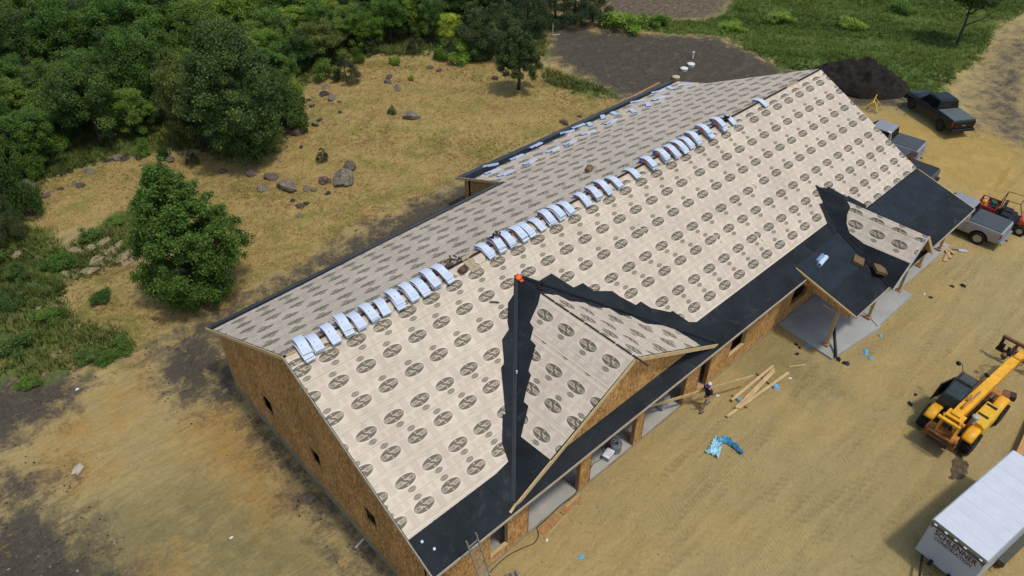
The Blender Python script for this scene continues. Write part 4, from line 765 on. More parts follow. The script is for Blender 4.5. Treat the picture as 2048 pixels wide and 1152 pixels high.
for i, (p, sx, sy, rz_, mt_) in enumerate((((5.78, -7.62, .03), .62, .26, .15, RED), ((6.25, -7.60, .035), .55, .27, .12, RED), ((6.1, -7.86, .05), 1.35, .05, .13, wood()), ((7.15, -7.58, .04), .85, .24, .1, RED), ((7.45, -7.50, .07), .8, .10, .05, wood()), ((7.72, -7.70, .03), .34, .12, .5, RED))):
    m = MB(); m.box(p, (sx, sy, .035), mt_, rz_); tag(m.build('scrap_board', bevel=.004), ['square red-brown board lying by the slab edge, nearest the ladder', 'second red-brown board from the ladder against the slab', 'long thin yellow batten beside the red-brown boards', 'wide red-brown board below the second wall pier', 'narrow pale board on top of the wide red-brown one', 'short red-brown offcut at the foot of the second pier'][i], 'board', 'scrap boards along the slab edge')
PLK = MATS['pale_lumber']
def plank(a, b_, wd, ht, lab, mt_=PLK, grp=None, name='plank'): m = MB(); m.bar(a, b_, wd, ht, mt_); return tag(m.build(name, bevel=.004), lab, 'plank', grp)
G1 = 'loose planks stacked on the sand'
plank((16.93, -8.78, .17), (20.33, -8.86, .17), .14, .04, 'pale plank on the sand nearest the front wall', grp=G1)
plank((16.65, -9.20, .20), (20.10, -9.03, .24), .10, .04, 'left one of the two crossed pale planks in the middle', grp=G1)
plank((16.72, -9.32, .19), (20.02, -9.12, .20), .10, .04, 'right one of the two crossed pale planks in the middle', grp=G1)
plank((15.97, -9.19, .10), (20.55, -9.60, .10), .14, .05, 'longest pale plank, farthest from the wall', grp=G1)
plank((21.0, -9.37, .03), (21.75, -9.87, .03), .06, .04, 'short thin stick lying alone near the porch slab')
for (a, b_, lab) in (((17.3, -8.55, .06), (17.15, -9.5, .06), 'dark cross block under the near ends of the planks'), ((19.4, -8.55, .06), (19.2, -9.7, .06), 'dark cross block under the far ends of the planks')):
    m = MB(); m.bar(a, b_, .07, .09, wood2()); tag(m.build('support_block'), lab, 'block', 'cross blocks under the planks')
plank((-.36, -3.22, .05), (.10, -3.12, .06), .07, .05, 'white stick leaning at the foot of the gable wall', mat('white_stick', (.6, .58, .5), .6))
plank((12.95, -6.75, 1.02), (18.2, -8.93, 1.0), .04, .17, 'long pale board carried under the arm of the walking person')
cord('drain_pipe', [(24.35, -9.6, 1.25), (24.1, -9.85, .8), (23.75, -10.2, .42), (23.4, -10.5, .2), (23.15, -10.62, .16)], 'black corrugated drain pipe propped on the corner of the porch slab', .075, BLK, 'pipe')
BLU = mat('blue_plastic', (.10, .36, .56), .3, .25, 8); BLUP = mat('pale_blue_plastic', (.36, .60, .70), .3, .15, 6); WHT = mat('white_litter', (.68, .66, .6), .7)
def crumple(name, x, y, r_, mt_, lab, cat, seed, z=0., grp=None, flat=.45):
    me = bpy.data.meshes.new(name); b_ = bmesh.new(); bmesh.ops.create_icosphere(b_, subdivisions=3, radius=1); rs = random.Random(seed); ph = [rs.uniform(0, 9) for _ in range(4)]
    for v in b_.verts:
        q = v.co.copy(); k = .75+.5*noise.noise(q*1.7+Vector((ph[0], ph[1], 0)))+.35*noise.noise(q*4+Vector((0, ph[2], ph[3]))); v.co = Vector((q.x*k*1.15, q.y*k*.8, max(-.15, q.z*k*flat)))*r_
    b_.to_mesh(me); b_.free(); me.materials.append(mt_); o = bpy.data.objects.new(name, me); C.objects.link(o); o.location = (x, y, z+r_*.1); o.rotation_euler.z = rs.uniform(0, 6); return tag(o, lab, cat, grp)
for i, (x, y, r_, lab) in enumerate([(5.91, -9.46, .13, 'small blue plastic scrap alone in front of the first garage bay'), (19.32, -9.64, .22, 'crumpled blue plastic touching the longest plank'), (17.32, -8.95, .19, 'blue plastic scrap caught under the nearest plank'), (24.79, -11.42, .2, 'blue plastic bunch on the sand off the porch slab corner'), (26.49, -11.35, .15, 'blue plastic scrap beside the raised porch pad'), (23.01, -9.19, .15, 'blue scrap beside black litter left of the porch slab'), (24.56, -11.8, .15, 'blue and white scrap farthest out from the porch slab')]):
    crumple('plastic_scrap', x, y, r_, BLU, lab, 'plastic scrap', i+1, grp='blue plastic scraps on the sand')
for i, (x, y, r_, lab) in enumerate([(22.69, -8.75, .12, 'black scrap nearest the wall left of the porch slab'), (22.6, -9.0, .1, 'middle black scrap left of the porch slab'), (22.11, -9.15, .13, 'lone black scrap farthest left of the porch slab'), (23.3, -10.75, .17, 'black lump at the foot of the drain pipe'), (23.30, -11.15, .2, 'second black lump just beyond the drain pipe foot'), (33.31, -12.16, .14, 'left of two black scraps beyond the porch'), (33.81, -12.55, .18, 'right of two black scraps beyond the porch'), (31.47, -11.76, .13, 'black scrap nearest the raised porch pad'), (23.07, -14.54, .15, 'black scrap left of the yellow lift cab, the nearer one'), (23.83, -14.45, .11, 'black scrap left of the yellow lift cab, the farther one')]):
    crumple('black_scrap', x, y, r_, BLK, lab, 'scrap', 30+i, grp='black scraps on the sand')
for i, (x, y, r_, lab) in enumerate([(20.35, -9.83, .09, 'round white scrap beside the far plank ends'), (16.82, -8.09, .10, 'white paper scrap just behind the walking person'), (31.52, -11.4, .09, 'pale scrap off the raised porch pad'), (5.44, -8.05, .08, 'white scrap by the thin yellow batten'), (-3.73, .53, .08, 'small white square on bare ground left of the gable wall'), (-5.5, 12.9, .1, 'white scrap at the edge of the weeds on the left')]):
    crumple('paper_scrap', x, y, r_, WHT, lab, 'paper', 60+i, grp='white paper scraps on the ground')
o = crumple('paper_sheet', -7.11, 8.04, .30, mat('grey_sheet', (.40, .36, .28), .7), 'torn grey-white sheet on the orange sand at the left', 'sheet', 77, flat=.15)
# long blue wrap: bent tube of film
m = MB(); 
def film(m, path, wds, mt_, hh):
    n0 = len(path)-1; V_ = []; NL, NW = 34, 10
    for i in range(NL+1):
        q = i/NL*n0; k = min(n0-1, int(q)); fq = q-k; a, b_ = Vector(path[k]), Vector(path[k+1]); p = a.lerp(b_, fq); wd = wds[k]+(wds[k+1]-wds[k])*fq; d_ = (b_-a).normalized(); nn_ = Vector((-d_.y, d_.x, 0))
        for j in range(NW+1):
            c_ = (j/NW-.5)*wd; z = hh*abs(noise.noise(Vector((q*3.1, j*.75, 2))))*2.2+.07*noise.noise(Vector((q*9, j*1.7, 5)))+.05; e_ = noise.noise(Vector((q*4, 7, j*.1)))*.10
            V_.append((p.x+nn_.x*c_+d_.x*e_, p.y+nn_.y*c_+e_, max(.01, z)))
    F_ = [(i*(NW+1)+j, (i+1)*(NW+1)+j, (i+1)*(NW+1)+j+1, i*(NW+1)+j+1) for i in range(NL) for j in range(NW)]; m.add(V_, F_, mt_)
film(m, [(13.65, -10.02, 0), (14.1, -9.9, 0), (14.55, -9.72, 0), (14.95, -9.86, 0)], [.62, .48, .40, .16], BLUP, .14); film(m, [(14.5, -9.78, 0), (14.86, -9.98, 0), (14.84, -10.45, 0), (14.70, -10.92, 0)], [.22, .34, .26, .16], BLU, .17)
tag(m.build('blue_wrap', smooth=False), 'large hooked sheet of pale blue plastic wrap alone on the sand', 'plastic wrap')
# gear in the middle garage bay
CLR = mat('clear_wrap', (.13, .14, .15), .22, .5, 7, spec=.6); RING = mat('wire_steel', (.38, .39, .40), .3, .2, 8, metal=.7)
for i, (x, y, z, lab) in enumerate(((10.72, -6.98, .1, 'wire wrapped reel in front, nearest the white carton'), (11.15, -6.5, .1, 'wire wrapped reel standing against the wall pier'), (10.55, -6.35, .1, 'wire wrapped reel behind the others in the garage bay'))):
    t = thing('wire_reel', lab, 'reel', (x, y, z), 0, 'wrapped reels in the middle garage bay')
    m = MB(); m.lathe((0, 0, 0), [(.25, 0), (.27, .05), (.26, .4), (.22, .46), (.10, .47), (.09, .30)], CLR, n=22); m.build('wrapped_coil', t)
    m = MB(); m.tube([(.25*math.cos(a), .25*math.sin(a), .47) for a in np.linspace(0, 2*PI, 24)], .02, RING, 6); m.tube([(.13*math.cos(a), .13*math.sin(a), .48) for a in np.linspace(0, 2*PI, 20)], .015, RING, 6); m.build('rim', t)
o = lumps('tool_heap', 26, .32, .26, .34, [CLR, BRN, GRP, BLK], 22, (.02, .06)); o.location = (11.1, -6.0, .1); tag(o, 'heap of tools and coiled leads at the back of the garage bay', 'tool heap')
t = thing('carton', 'white carton with printed lid at the edge of the middle garage slab', 'carton', (10.2, -7.02, .1), .2)
m = MB(); m.box((0, 0, .13), (.5, .33, .26), mat('carton_side', (.32, .31, .33), .7)); m.build('box_body', t, bevel=.006)
m = MB(); m.box((0, 0, .272), (.52, .35, .02), mat('carton_lid', (.70, .70, .76), .6)); 
for k in range(4): m.box((.02, -.09+k*.06, .2835), (.34-.05*(k % 2), .018, .002), mat('carton_ink', (.3, .3, .38), .6))
m.build('lid', t)
m = MB(); m.box((0, 0, .45), (.5, .35, .7), mat('grey_film', (.30, .33, .35), .35, .3, 6, .3, 10)); o = m.build('wrapped_pallet', bevel=.06); o.location = (14.2, -6.85, .1); tag(o, 'grey film wrapped load just inside the third garage bay', 'pallet')
# saw stand, septic lids, stake, shovel, right-hand boards
YEL = mat('yellow_paint', (.62, .42, .03), .5, .1, 5)
t = thing('saw_horse', 'small yellow folding saw horse standing beyond the far gable', 'saw horse', (51.3, 1.7, 0), .3)
for sx in (-1, 1):
    for sy in (-1, 1): m = MB(); m.bar((sx*.75, sy*.5, 0), (sx*.25, 0, .6), .045, .045, YEL); m.build('leg', t)
m = MB(); m.bar((-.9, 0, .6), (.9, 0, .6), .05, .05, YEL); m.bar((-.6, -.3, .2), (.6, -.3, .2), .04, .04, YEL); m.build('beam', t)
LID = mat('white_lid', (.62, .61, .58), .6)
for x, y, mt_, lab in ((43.9, 15.4, mat('yellow_lid', (.45, .38, .22), .7), 'yellowish septic riser closest to the roof corner'), (45.8, 16.0, LID, 'middle white septic riser on the dark soil'), (46.9, 16.1, LID, 'far white septic riser with a dark pipe beside it')):
    t = thing('septic_riser', lab, 'septic riser', (x, y, gz(x, y)), 0, 'septic risers on the dark soil'); m = MB(); m.lathe((0, 0, 0), [(.29, -.1), (.29, .16)], mt_, n=20); m.build('riser_pipe', t)
    m = MB(); m.lathe((0, 0, .16), [(.33, 0), (.33, .05), (.25, .08), (.06, .10), (0, .10)], mt_, n=20); m.build('lid', t)
m = MB(); m.lathe((0, 0, 0), [(.07, 0), (.07, .5), (.10, .52), (.10, .62), (.04, .64)], LID, n=12); o = m.build('vent_pipe'); o.location = (48.2, 16.9, gz(48.2, 16.9)); tag(o, 'short white vent pipe beyond the septic risers', 'pipe')
m = MB(); m.bar((0, 0, 0), (.05, .02, 1.1), .05, .03, LID); m.bar((0, -.05, .02), (.7, -.3, .03), .05, .03, LID); o = m.build('survey_stake'); o.location = (42.7, 28.9, gz(42.7, 28.9)); tag(o, 'pale survey stake at the wood edge of the dark soil field', 'stake')
t = thing('shovel', 'shovel with a pale blade lying past the end of the porch', 'shovel', (36.6, -10.5, .03), -.9); m = MB(); m.tube([(-.6, 0, .03), (.6, 0, .03)], .02, BLK, 8); m.build('handle', t)
m = MB(); m.poly([(.6, -.12, .02), (1.0, -.15, .01), (1.15, 0, .01), (1.0, .15, .01), (.6, .12, .02)], mat('blade_steel', (.40, .42, .50), .4)); m.build('blade', t)
for i in range(3):
    m = MB(); m.box((0, 0, .03), (1.3-.2*i, .2, .05), wood(), .2+i*.5); o = m.build('timber_offcut', bevel=.004); o.location = (35.9+i*.3, -10.75+.1*i, .12*0+.03*i+.02); tag(o, ['wide timber offcut under the far end of the porch', 'upper timber offcut lying across another past the porch', 'topmost small timber offcut past the porch'][i], 'timber offcut', 'timber offcuts past the porch')
ORW = mat('orange_lumber', (.42, .235, .085), .75, .2, 2, .2, 60, stretch=(1, 8, 8))
for i, (y0, y1) in enumerate(((-19.08, -19.42), (-19.45, -20.3), (-20.35, -21.2))):
    m = MB(); m.box((24.9, (y0+y1)/2+.25, .22), (5.4, abs(y0-y1), .42), ORW, .11); tag(m.build('lumber_stack', bevel=.01), ['narrow orange lumber stack at the right edge, nearest the yellow lift', 'wide orange lumber stack beside the white trailer', 'outer orange lumber stack partly behind the trailer roof'][i], 'lumber stack', 'lumber stacks at the right edge')
# soil pile
me = bpy.data.meshes.new('soil_pile'); V = []; F = []; nx_, ny_ = 60, 60
for i in range(nx_):
    for j in range(ny_):
        u = (i/(nx_-1)-.5)*2; v = (j/(ny_-1)-.5)*2; x = u*4.1; y = v*2.7; e_ = max(0, 1-(u*u+v*v)**.75)
        e_ *= 1+.8*noise.noise(Vector((x*.45, y*.45, 3)))
        z = 1.75*min(.8, max(0, e_))**.6+.55*min(1, max(0, e_)*1.6)*noise.noise(Vector((x*1.2, y*1.2, 0)))+.26*min(1, max(0, e_)*3)*noise.noise(Vector((x*3.1, y*3.1, 1)))+.12*min(1, max(0, e_)*3)*noise.noise(Vector((x*7, y*7, 4)))-.12
        V.append((x, y, z))
for i in range(nx_-1):
    for j in range(ny_-1): F.append((i*ny_+j, (i+1)*ny_+j, (i+1)*ny_+j+1, i*ny_+j+1))
me.from_pydata(V, [], F); me.polygons.foreach_set('use_smooth', [True]*len(F)); me.materials.append(mat('black_topsoil', (.010, .008, .0065), .95, .4, 2.2, .9, 7, col2=(.028, .021, .016)))
o = bpy.data.objects.new('soil_pile', me); C.objects.link(o); o.location = (54.7, 4.6, 0); o.rotation_euler.z = -1.36; tag(o, 'large heap of black topsoil behind the far gable peak', 'soil heap')

# ------------------------------------------------------------------ vehicles
GLASS = mat('dark_glass', (.012, .016, .02), .08, .1, 3, spec=.8); RUB = mat('tyre_rubber', (.016, .015, .014), .8, .3, 12, .3, 30); RIM = mat('alloy', (.35, .35, .36), .3, .1, 5, metal=.8)
LAMP = mat('red_lamp', (.30, .012, .012), .25); CHR = mat('chrome_grey', (.45, .46, .47), .25, .1, 5, metal=.8); TON = mat('tonneau', (.055, .068, .078), .7, .15, 5, .2, 40)
def wheel(parent, x, y, z, rad, wd, rimf=.6, dark=False, lugs=0):
    m = MB(); h = wd/2; m.lathe((x, y, z), [(rad*rimf, -h*.8), (rad*.9, -h), (rad, -h*.7), (rad, h*.7), (rad*.9, h), (rad*rimf, h*.8)], RUB, 'Y', 26)
    for k in range(lugs):
        a = 2*PI*k/lugs
        for sy in (-1, 1): m.bar((x+math.cos(a)*rad, y+sy*h*.1, z+math.sin(a)*rad), (x+math.cos(a+.25)*rad, y+sy*h*.95, z+math.sin(a+.25)*rad), .07, .07, RUB, up=(math.cos(a), 0, math.sin(a)))
    w_ = m.build('wheel', parent); m = MB(); rm = RIM if not dark else BLK
    for sy in (-1, 1): m.lathe((x, y, z), [(rad*rimf, sy*h*.6), (rad*rimf*.92, sy*h*.75), (rad*rimf*.3, sy*h*.55), (0, sy*h*.62)], BLK, 'Y', 20)
    for sy in (-1, 1):
        for k in range(5):
            a = 2*PI*k/5+.3; m.bar((x, y+sy*h*.72, z), (x+math.cos(a)*rad*rimf*.95, y+sy*h*.80, z+math.sin(a)*rad*rimf*.95), rad*.16, .03, rm, up=(0, 1, 0))
        m.lathe((x, y, z), [(rad*rimf*1.0, sy*h*.82), (rad*rimf*.88, sy*h*.86)], rm, 'Y', 24)
    m.build('rim', w_)
def car_ring(x, w0, w1, z0, z1, z2, w2, crown=.02):
    """closed cross-section at station x: sill, side, shoulder, top"""
    h = [(w0*.9, z0), (w0, z0+.08), (w1, (z0+z1)/2), (w1, z1-.10), (w2+.5*(w1-w2), z1+.3*(z2-z1)), (w2, z2-.01), (w2*.6, z2+crown)]
    return [(x, a, b_) for a, b_ in h]+[(x, -a, b_) for a, b_ in h[::-1]]
def pickup(lab, x, y, rz_, paint, rimdark, ton=TON, grp='pickup trucks'):
    """origin at the middle; local +x is forward; 5.8 m long"""
    t = thing('pickup_truck', lab, 'pickup truck', (x, y, gz(x, y)), rz_, grp)
    m = MB(); rings = [car_ring(-2.88, .86, .90, .58, 1.10, 1.18, .88, 0), car_ring(-2.80, .93, .96, .46, 1.14, 1.25, .93, 0), car_ring(-2.2, .95, .99, .42, 1.15, 1.26, .95, 0), car_ring(-.95, .95, .99, .40, 1.14, 1.25, .95, 0),
             car_ring(-.90, .95, .99, .40, 1.08, 1.18, .93, 0), car_ring(.9, .95, .99, .40, 1.06, 1.16, .93, .0), car_ring(1.25, .95, .99, .42, 1.05, 1.17, .90, .03), car_ring(2.1, .95, .99, .42, 1.02, 1.15, .86, .04),
             car_ring(2.65, .92, .96, .44, .96, 1.08, .82, .03), car_ring(2.86, .84, .88, .52, .86, .98, .74, .02)]
    m.loft(rings, paint); m.build('body', t, smooth=False, bevel=.015)
    m = MB(); cabr = []
    for x_, w0, z0, w1, z1 in ((-.92, .90, 1.16, .74, 1.40), (-.80, .90, 1.16, .70, 1.84), (-.55, .91, 1.16, .70, 1.90), (.35, .91, 1.16, .70, 1.90), (.55, .91, 1.16, .70, 1.86), (1.25, .90, 1.16, .80, 1.18)):
        cabr.append([(x_, w0, z0), (x_, w1+.04, z1-.06), (x_, w1-.06, z1), (x_, -w1+.06, z1), (x_, -w1-.04, z1-.06), (x_, -w0, z0)])
    m.loft(cabr, paint); m.build('cab', t, bevel=.02)
    def quad(pts, nm, mt_=GLASS):
        m = MB(); m.add(pts, [(0, 1, 2, 3)], mt_); m.add(pts, [(3, 2, 1, 0)], mt_); return m
    for sy in (-1, 1):
        for a, b_, c_, d_ in ((-.74, .0, -.68, .0), (.06, 1.0, .06, .58)):
            q = quad([(a, sy*.905, 1.22), (b_, sy*.905, 1.22), (d_, sy*.755, 1.80), (c_, sy*.755, 1.80)], 'w'); q.build('side_window', t)
        m = MB(); m.box((1.0, sy*1.08, 1.28), (.12, .22, .16), paint); m.build('mirror', t, bevel=.02)
        m = MB(); m.box((-2.83, sy*.885, .98), (.10, .13, .32), LAMP); m.build('tail_light', t, bevel=.02)
        m = MB(); m.box((2.78, sy*.72, .84), (.16, .26, .18), CHR); m.build('headlight', t, bevel=.03)
        for x_ in (-1.78, 1.82):
            m = MB(); P_ = []
            for k in range(13):
                a = PI*k/12; P_.append((x_+.53*math.cos(a), sy*.992, .42+.53*math.sin(a)))
            F_ = [(i, i+1, 13) for i in range(12)]+[(i+1, i, 13) for i in range(12)]; m.add(P_+[(x_, sy*.992, .42)], F_, BLK); m.build('wheel_arch', t)
            wheel(t, x_, sy*.90, .40, .40, .27, .62, rimdark)
        m = MB(); m.bar((-.86, sy*.994, .55), (-.86, sy*.994, 1.12), .012, .01, BLK); m.bar((.1, sy*.994, .55), (.1, sy*.994, 1.12), .012, .01, BLK); m.build('door_gap', t)
    quad([(-.945, .68, 1.30), (-.945, -.68, 1.30), (-.835, -.64, 1.80), (-.835, .64, 1.80)], 'r').build('rear_window', t)
    quad([(1.22, .74, 1.22), (1.22, -.74, 1.22), (.60, -.62, 1.85), (.60, .62, 1.85)], 'f').build('windscreen', t)
    m = MB(); m.box((-1.87, 0, 1.275), (1.84, 1.74, .045), ton); m.build('bed_cover', t, bevel=.015)
    m = MB(); m.box((-2.895, 0, .93), (.03, 1.52, .46), paint); m.box((-2.915, 0, 1.0), (.01, .35, .09), BLK); m.box((-2.915, 0, .90), (.01, .3, .05), CHR); m.build('tailgate', t, bevel=.012)
    m = MB(); m.box((-2.96, 0, .56), (.16, 1.86, .20), CHR if not rimdark else BLK); m.box((-3.06, 0, .42), (.18, .10, .08), BLK); m.build('rear_bumper', t, bevel=.03)
    m = MB(); m.box((2.88, 0, .56), (.16, 1.80, .26), CHR if not rimdark else BLK); m.box((2.87, 0, .80), (.06, 1.1, .22), BLK); m.build('front_bumper', t, bevel=.03)
    m = MB(); m.box((0, 0, .38), (5.0, 1.3, .16), BLK); m.build('chassis', t)
    return t
BLKP = mat('black_paint', (.006, .010, .011), .3, .2, 2, spec=.35); SILV = mat('silver_paint', (.30, .305, .31), .32, .06, 3, metal=.35, spec=.5); DGP = mat('dark_grey_paint', (.04, .045, .05), .3, .1, 3, spec=.6)
pickup('black pickup truck with a grey bed cover parked alone near the soil heap', 52.35, -2.70, R(90-32), BLKP, True, mat('grey_tonneau', (.085, .105, .105), .6, .1, 5), None)
pickup('silver pickup truck with its rear end sticking out past the porch roof', 39.35, -9.55, R(91), SILV, False)
pickup('silver pickup truck half hidden behind the far gable rake, nearest the black truck', 45.05, -1.75, R(95), SILV, False)
pickup('dark pickup with only a black bed corner showing past the roof corner', 42.15, -3.95, R(93), DGP, True, mat('black_tonneau', (.02, .02, .022), .6))

# --- side-by-side utility vehicle
t = thing('utility_vehicle', 'orange and black utility vehicle with open roll cage and loaded red bed', 'utility vehicle', (41.85, -11.55, 0), R(-86))
UOR = mat('orange_red_paint', (.55, .07, .02), .3, .1, 4, spec=.5); URD = mat('red_bed', (.33, .035, .03), .5, .2, 6)
m = MB(); m.box((0, 0, .5), (2.6, 1.2, .22), BLK); m.box((.1, 0, .66), (.9, 1.35, .12), BLK); m.build('chassis', t, bevel=.03)
m = MB(); m.loft([[(.85, .62, .6), (.85, .62, 1.0), (.85, .35, 1.08), (.85, -.35, 1.08), (.85, -.62, 1.0), (.85, -.62, .6)], [(1.35, .60, .6), (1.35, .58, .95), (1.35, .3, 1.0), (1.35, -.3, 1.0), (1.35, -.58, .95), (1.35, -.60, .6)], [(1.72, .42, .62), (1.72, .42, .80), (1.72, .2, .85), (1.72, -.2, .85), (1.72, -.42, .80), (1.72, -.42, .62)]], UOR); m.build('hood', t, bevel=.04)
for sy in (-1, 1):
    m = MB(); m.lathe((1.52, sy*.38, .88), [(.13, 0), (.11, .05), (0, .07)], mat('lamp_glass', (.6, .62, .65), .15), n=14); m.build('headlight', t)
    for x_ in (-1.0, 1.15): wheel(t, x_, sy*.68, .32, .32, .26, .55, False, 10)
    m = MB(); m.box((.05, sy*.34, .82), (.5, .55, .14), BLK); m.box((-.24, sy*.34, 1.08), (.14, .55, .5), BLK); m.build('seat', t, bevel=.05)
    m = MB(); m.tube([(-.45, sy*.62, .6), (-.42, sy*.60, 1.85), (.55, sy*.58, 1.90), (1.0, sy*.62, 1.0)], .025, BLK, 8); m.build('roll_bar', t)
m = MB(); m.tube([(-.42, -.6, 1.85), (-.42, .6, 1.85)], .025, BLK, 8); m.tube([(.55, -.58, 1.9), (.55, .58, 1.9)], .025, BLK, 8); m.build('roll_bar', t)
m = MB(); m.tube([(.80+.02*math.sin(a), .34+.17*math.cos(a), 1.12+.15*math.sin(a)) for a in np.linspace(0, 2*PI, 18)], .015, BLK, 6); m.build('steering_wheel', t)
m = MB(); m.box((-1.05, 0, .78), (1.1, 1.35, .06), URD)
for c_, s_ in (((-1.05, .66, .93), (1.1, .05, .3)), ((-1.05, -.66, .93), (1.1, .05, .3)), ((-1.6, 0, .93), (.05, 1.35, .3)), ((-.51, 0, .93), (.05, 1.35, .3))): m.box(c_, s_, URD)
m.build('cargo_bed', t, bevel=.01)
GRN = mat('green_tool', (.02, .12, .06), .5, .2, 5)
for i, (nm, x_, y_, mt_, lab, cat) in enumerate((('jerry_can', -1.3, -.2, YEL, 'yellow can standing in the red bed of the utility vehicle', 'can'), ('tool_case', -.85, .30, GRN, 'green tool case in the red bed of the utility vehicle', 'case'), ('bucket', -1.35, .35, WHT, 'white bucket in the rear of the red utility vehicle bed', 'bucket'), ('tool_case', -.8, -.35, BLK, 'black tool case in the red bed next to the yellow can', 'case'))):
    a = R(-86); wx = 41.85+x_*math.cos(a)-y_*math.sin(a); wy = -11.55+x_*math.sin(a)+y_*math.cos(a)
    m = MB()
    if nm == 'bucket': m.lathe((0, 0, 0), [(.11, 0), (.14, .3), (.12, .3), (.10, .05)], mt_, n=16)
    elif nm == 'jerry_can': m.box((0, 0, .2), (.34, .24, .38), mt_, taper=.85); m.box((0, 0, .42), (.2, .05, .06), mt_); m.lathe((.1, .0, .38), [(.04, 0), (.04, .09)], BLK, n=10)
    else: m.box((0, 0, .13), (.44, .28, .24), mt_, taper=.94); m.tube([(-.08, 0, .25), (-.08, 0, .31), (.08, 0, .31), (.08, 0, .25)], .012, BLK, 6)
    o = m.build(nm, bevel=.015); o.location = (wx, wy, .82); o.rotation_euler.z = i*.7; tag(o, lab, cat)

# --- telehandler: local +x forward
t = thing('telescopic_handler', 'yellow telescopic handler with its boom lowered forward on the sand', 'telehandler', (23.55, -16.55, 0), R(-3.5))
TY = mat('handler_yellow', (.72, .34, .012), .45, .16, 3, .1, 20, spec=.35, col2=(.86, .45, .025)); TYD = mat('worn_yellow', (.40, .17, .03), .6, .4, 5, .3, 20); GSE = mat('greasy_steel', (.045, .026, .018), .6, .5, 7, .3, 20)
m = MB(); m.box((0, 0, .72), (4.3, .95, .42), GSE); m.box((-2.15, 0, .85), (.35, 1.3, .55), TYD); m.box((2.2, 0, .75), (.4, 1.2, .4), TYD); m.box((0, -.2, 1.0), (3.6, .08, .5), TYD); m.box((0, .42, 1.0), (3.0, .06, .3), GSE); m.build('chassis', t, bevel=.02)
for x_ in (-1.25, 1.40):
    m = MB(); m.tube([(x_, -.8, .58), (x_, .8, .58)], .11, GSE, 10); m.build('axle', t)
    for sy in (-1, 1):
        wheel(t, x_, sy*.97, .53, .53, .44, .48, True, 18)
        # arched fender
        m = MB(); n_ = 12; P_ = []; F_ = []
        for k in range(n_+1):
            a = PI*(.16+.66*k/n_); rr = .70
            for yy, dr in ((sy*.62, -.03), (sy*.70, .02), (sy*1.00, .02), (sy*1.08, -.06)): P_.append((x_+.08+(rr+dr)*math.cos(a), yy, .57+(rr+dr)*.92*math.sin(a)))
        for k in range(n_):
            for q in range(3): F_.append((k*4+q, k*4+q+1, (k+1)*4+q+1, (k+1)*4+q))
        m.add(P_, F_, TY); o = m.build('fender', t, smooth=True); sm = o.modifiers.new('solid', 'SOLIDIFY'); sm.thickness = .03
# cab on the left
CABM = mat('cab_black', (.022, .024, .022), .45, .3, 5)
cx0, cx1, cy0, cy1 = -1.35, .75, .12, 1.02
m = MB(); m.loft([[(-.92, cy0, .7), (-.92, cy0, 1.40), (-.92, cy1, 1.40), (-.92, cy1, .7)], [(-.78, cy0, .7), (-.76, cy0, 1.78), (-.76, cy1-.04, 1.78), (-.78, cy1, .7)], [(-.2, cy0, .7), (-.18, cy0, 2.28), (-.18, cy1-.08, 2.28), (-.2, cy1, .7)], [(.5, cy0, .7), (.45, cy0, 2.33), (.45, cy1-.08, 2.33), (.5, cy1, .7)], [(.85, cy0, .7), (.62, cy0, 2.25), (.62, cy1-.08, 2.25), (.85, cy1, .7)]], CABM); m.build('cab', t, bevel=.03)
m = MB(); m.add([(-.725, cy0+.08, 1.83), (-.725, cy1-.14, 1.83), (-.235, cy1-.16, 2.25), (-.235, cy0+.08, 2.25)], [(3, 2, 1, 0)], mat('cab_glass', (.035, .050, .045), .2, .4, 4, spec=.7)); m.build('rear_window', t)
m = MB(); m.add([(-.02, cy0+.1, 2.338), (-.02, cy1-.2, 2.338), (.42, cy1-.2, 2.345), (.42, cy0+.1, 2.345)], [(3, 2, 1, 0)], mat('roof_glass', (.16, .18, .16), .25, .4, 12)); m.build('roof_window', t)
for k in range(5): m = MB(); m.bar((.02+k*.085, cy0+.08, 2.36), (.02+k*.085, cy1-.18, 2.36), .018, .018, CABM); m.build('roof_guard_bar', t)
m = MB(); m.box((-.1, cy0+.42, 2.33), (.10, .80, .02), CABM); m.bar((-.8, cy1+.03, 1.0), (.6, cy1+.0, 1.0), .05, .1, CABM); m.build('trim', t)
m = MB(); m.add([(-.65, cy1+.30, .95), (.35, cy1+.05, .95), (.30, cy1+.0, 2.0), (-.55, cy1+.20, 2.0)], [(0, 1, 2, 3), (3, 2, 1, 0)], GLASS); m.tube([(-.65, cy1+.30, .95), (-.55, cy1+.20, 2.0), (.30, cy1, 2.0)], .03, CABM, 6); m.build('door', t)
for a, b_ in (((.62, cy1-.1, 2.2), (.95, cy1+.28, 2.28)), ((.62, cy0+.1, 2.25), (1.0, cy0-.02, 2.45))):
    m = MB(); m.tube([a, ((a[0]+b_[0])/2, (a[1]+b_[1])/2, 2.42), b_], .016, CABM, 6); m.lathe((b_[0], b_[1], b_[2]-.02), [(.10, -.05), (.12, 0), (.10, .05)], CABM, 'X', 12); m.build('work_light', t)
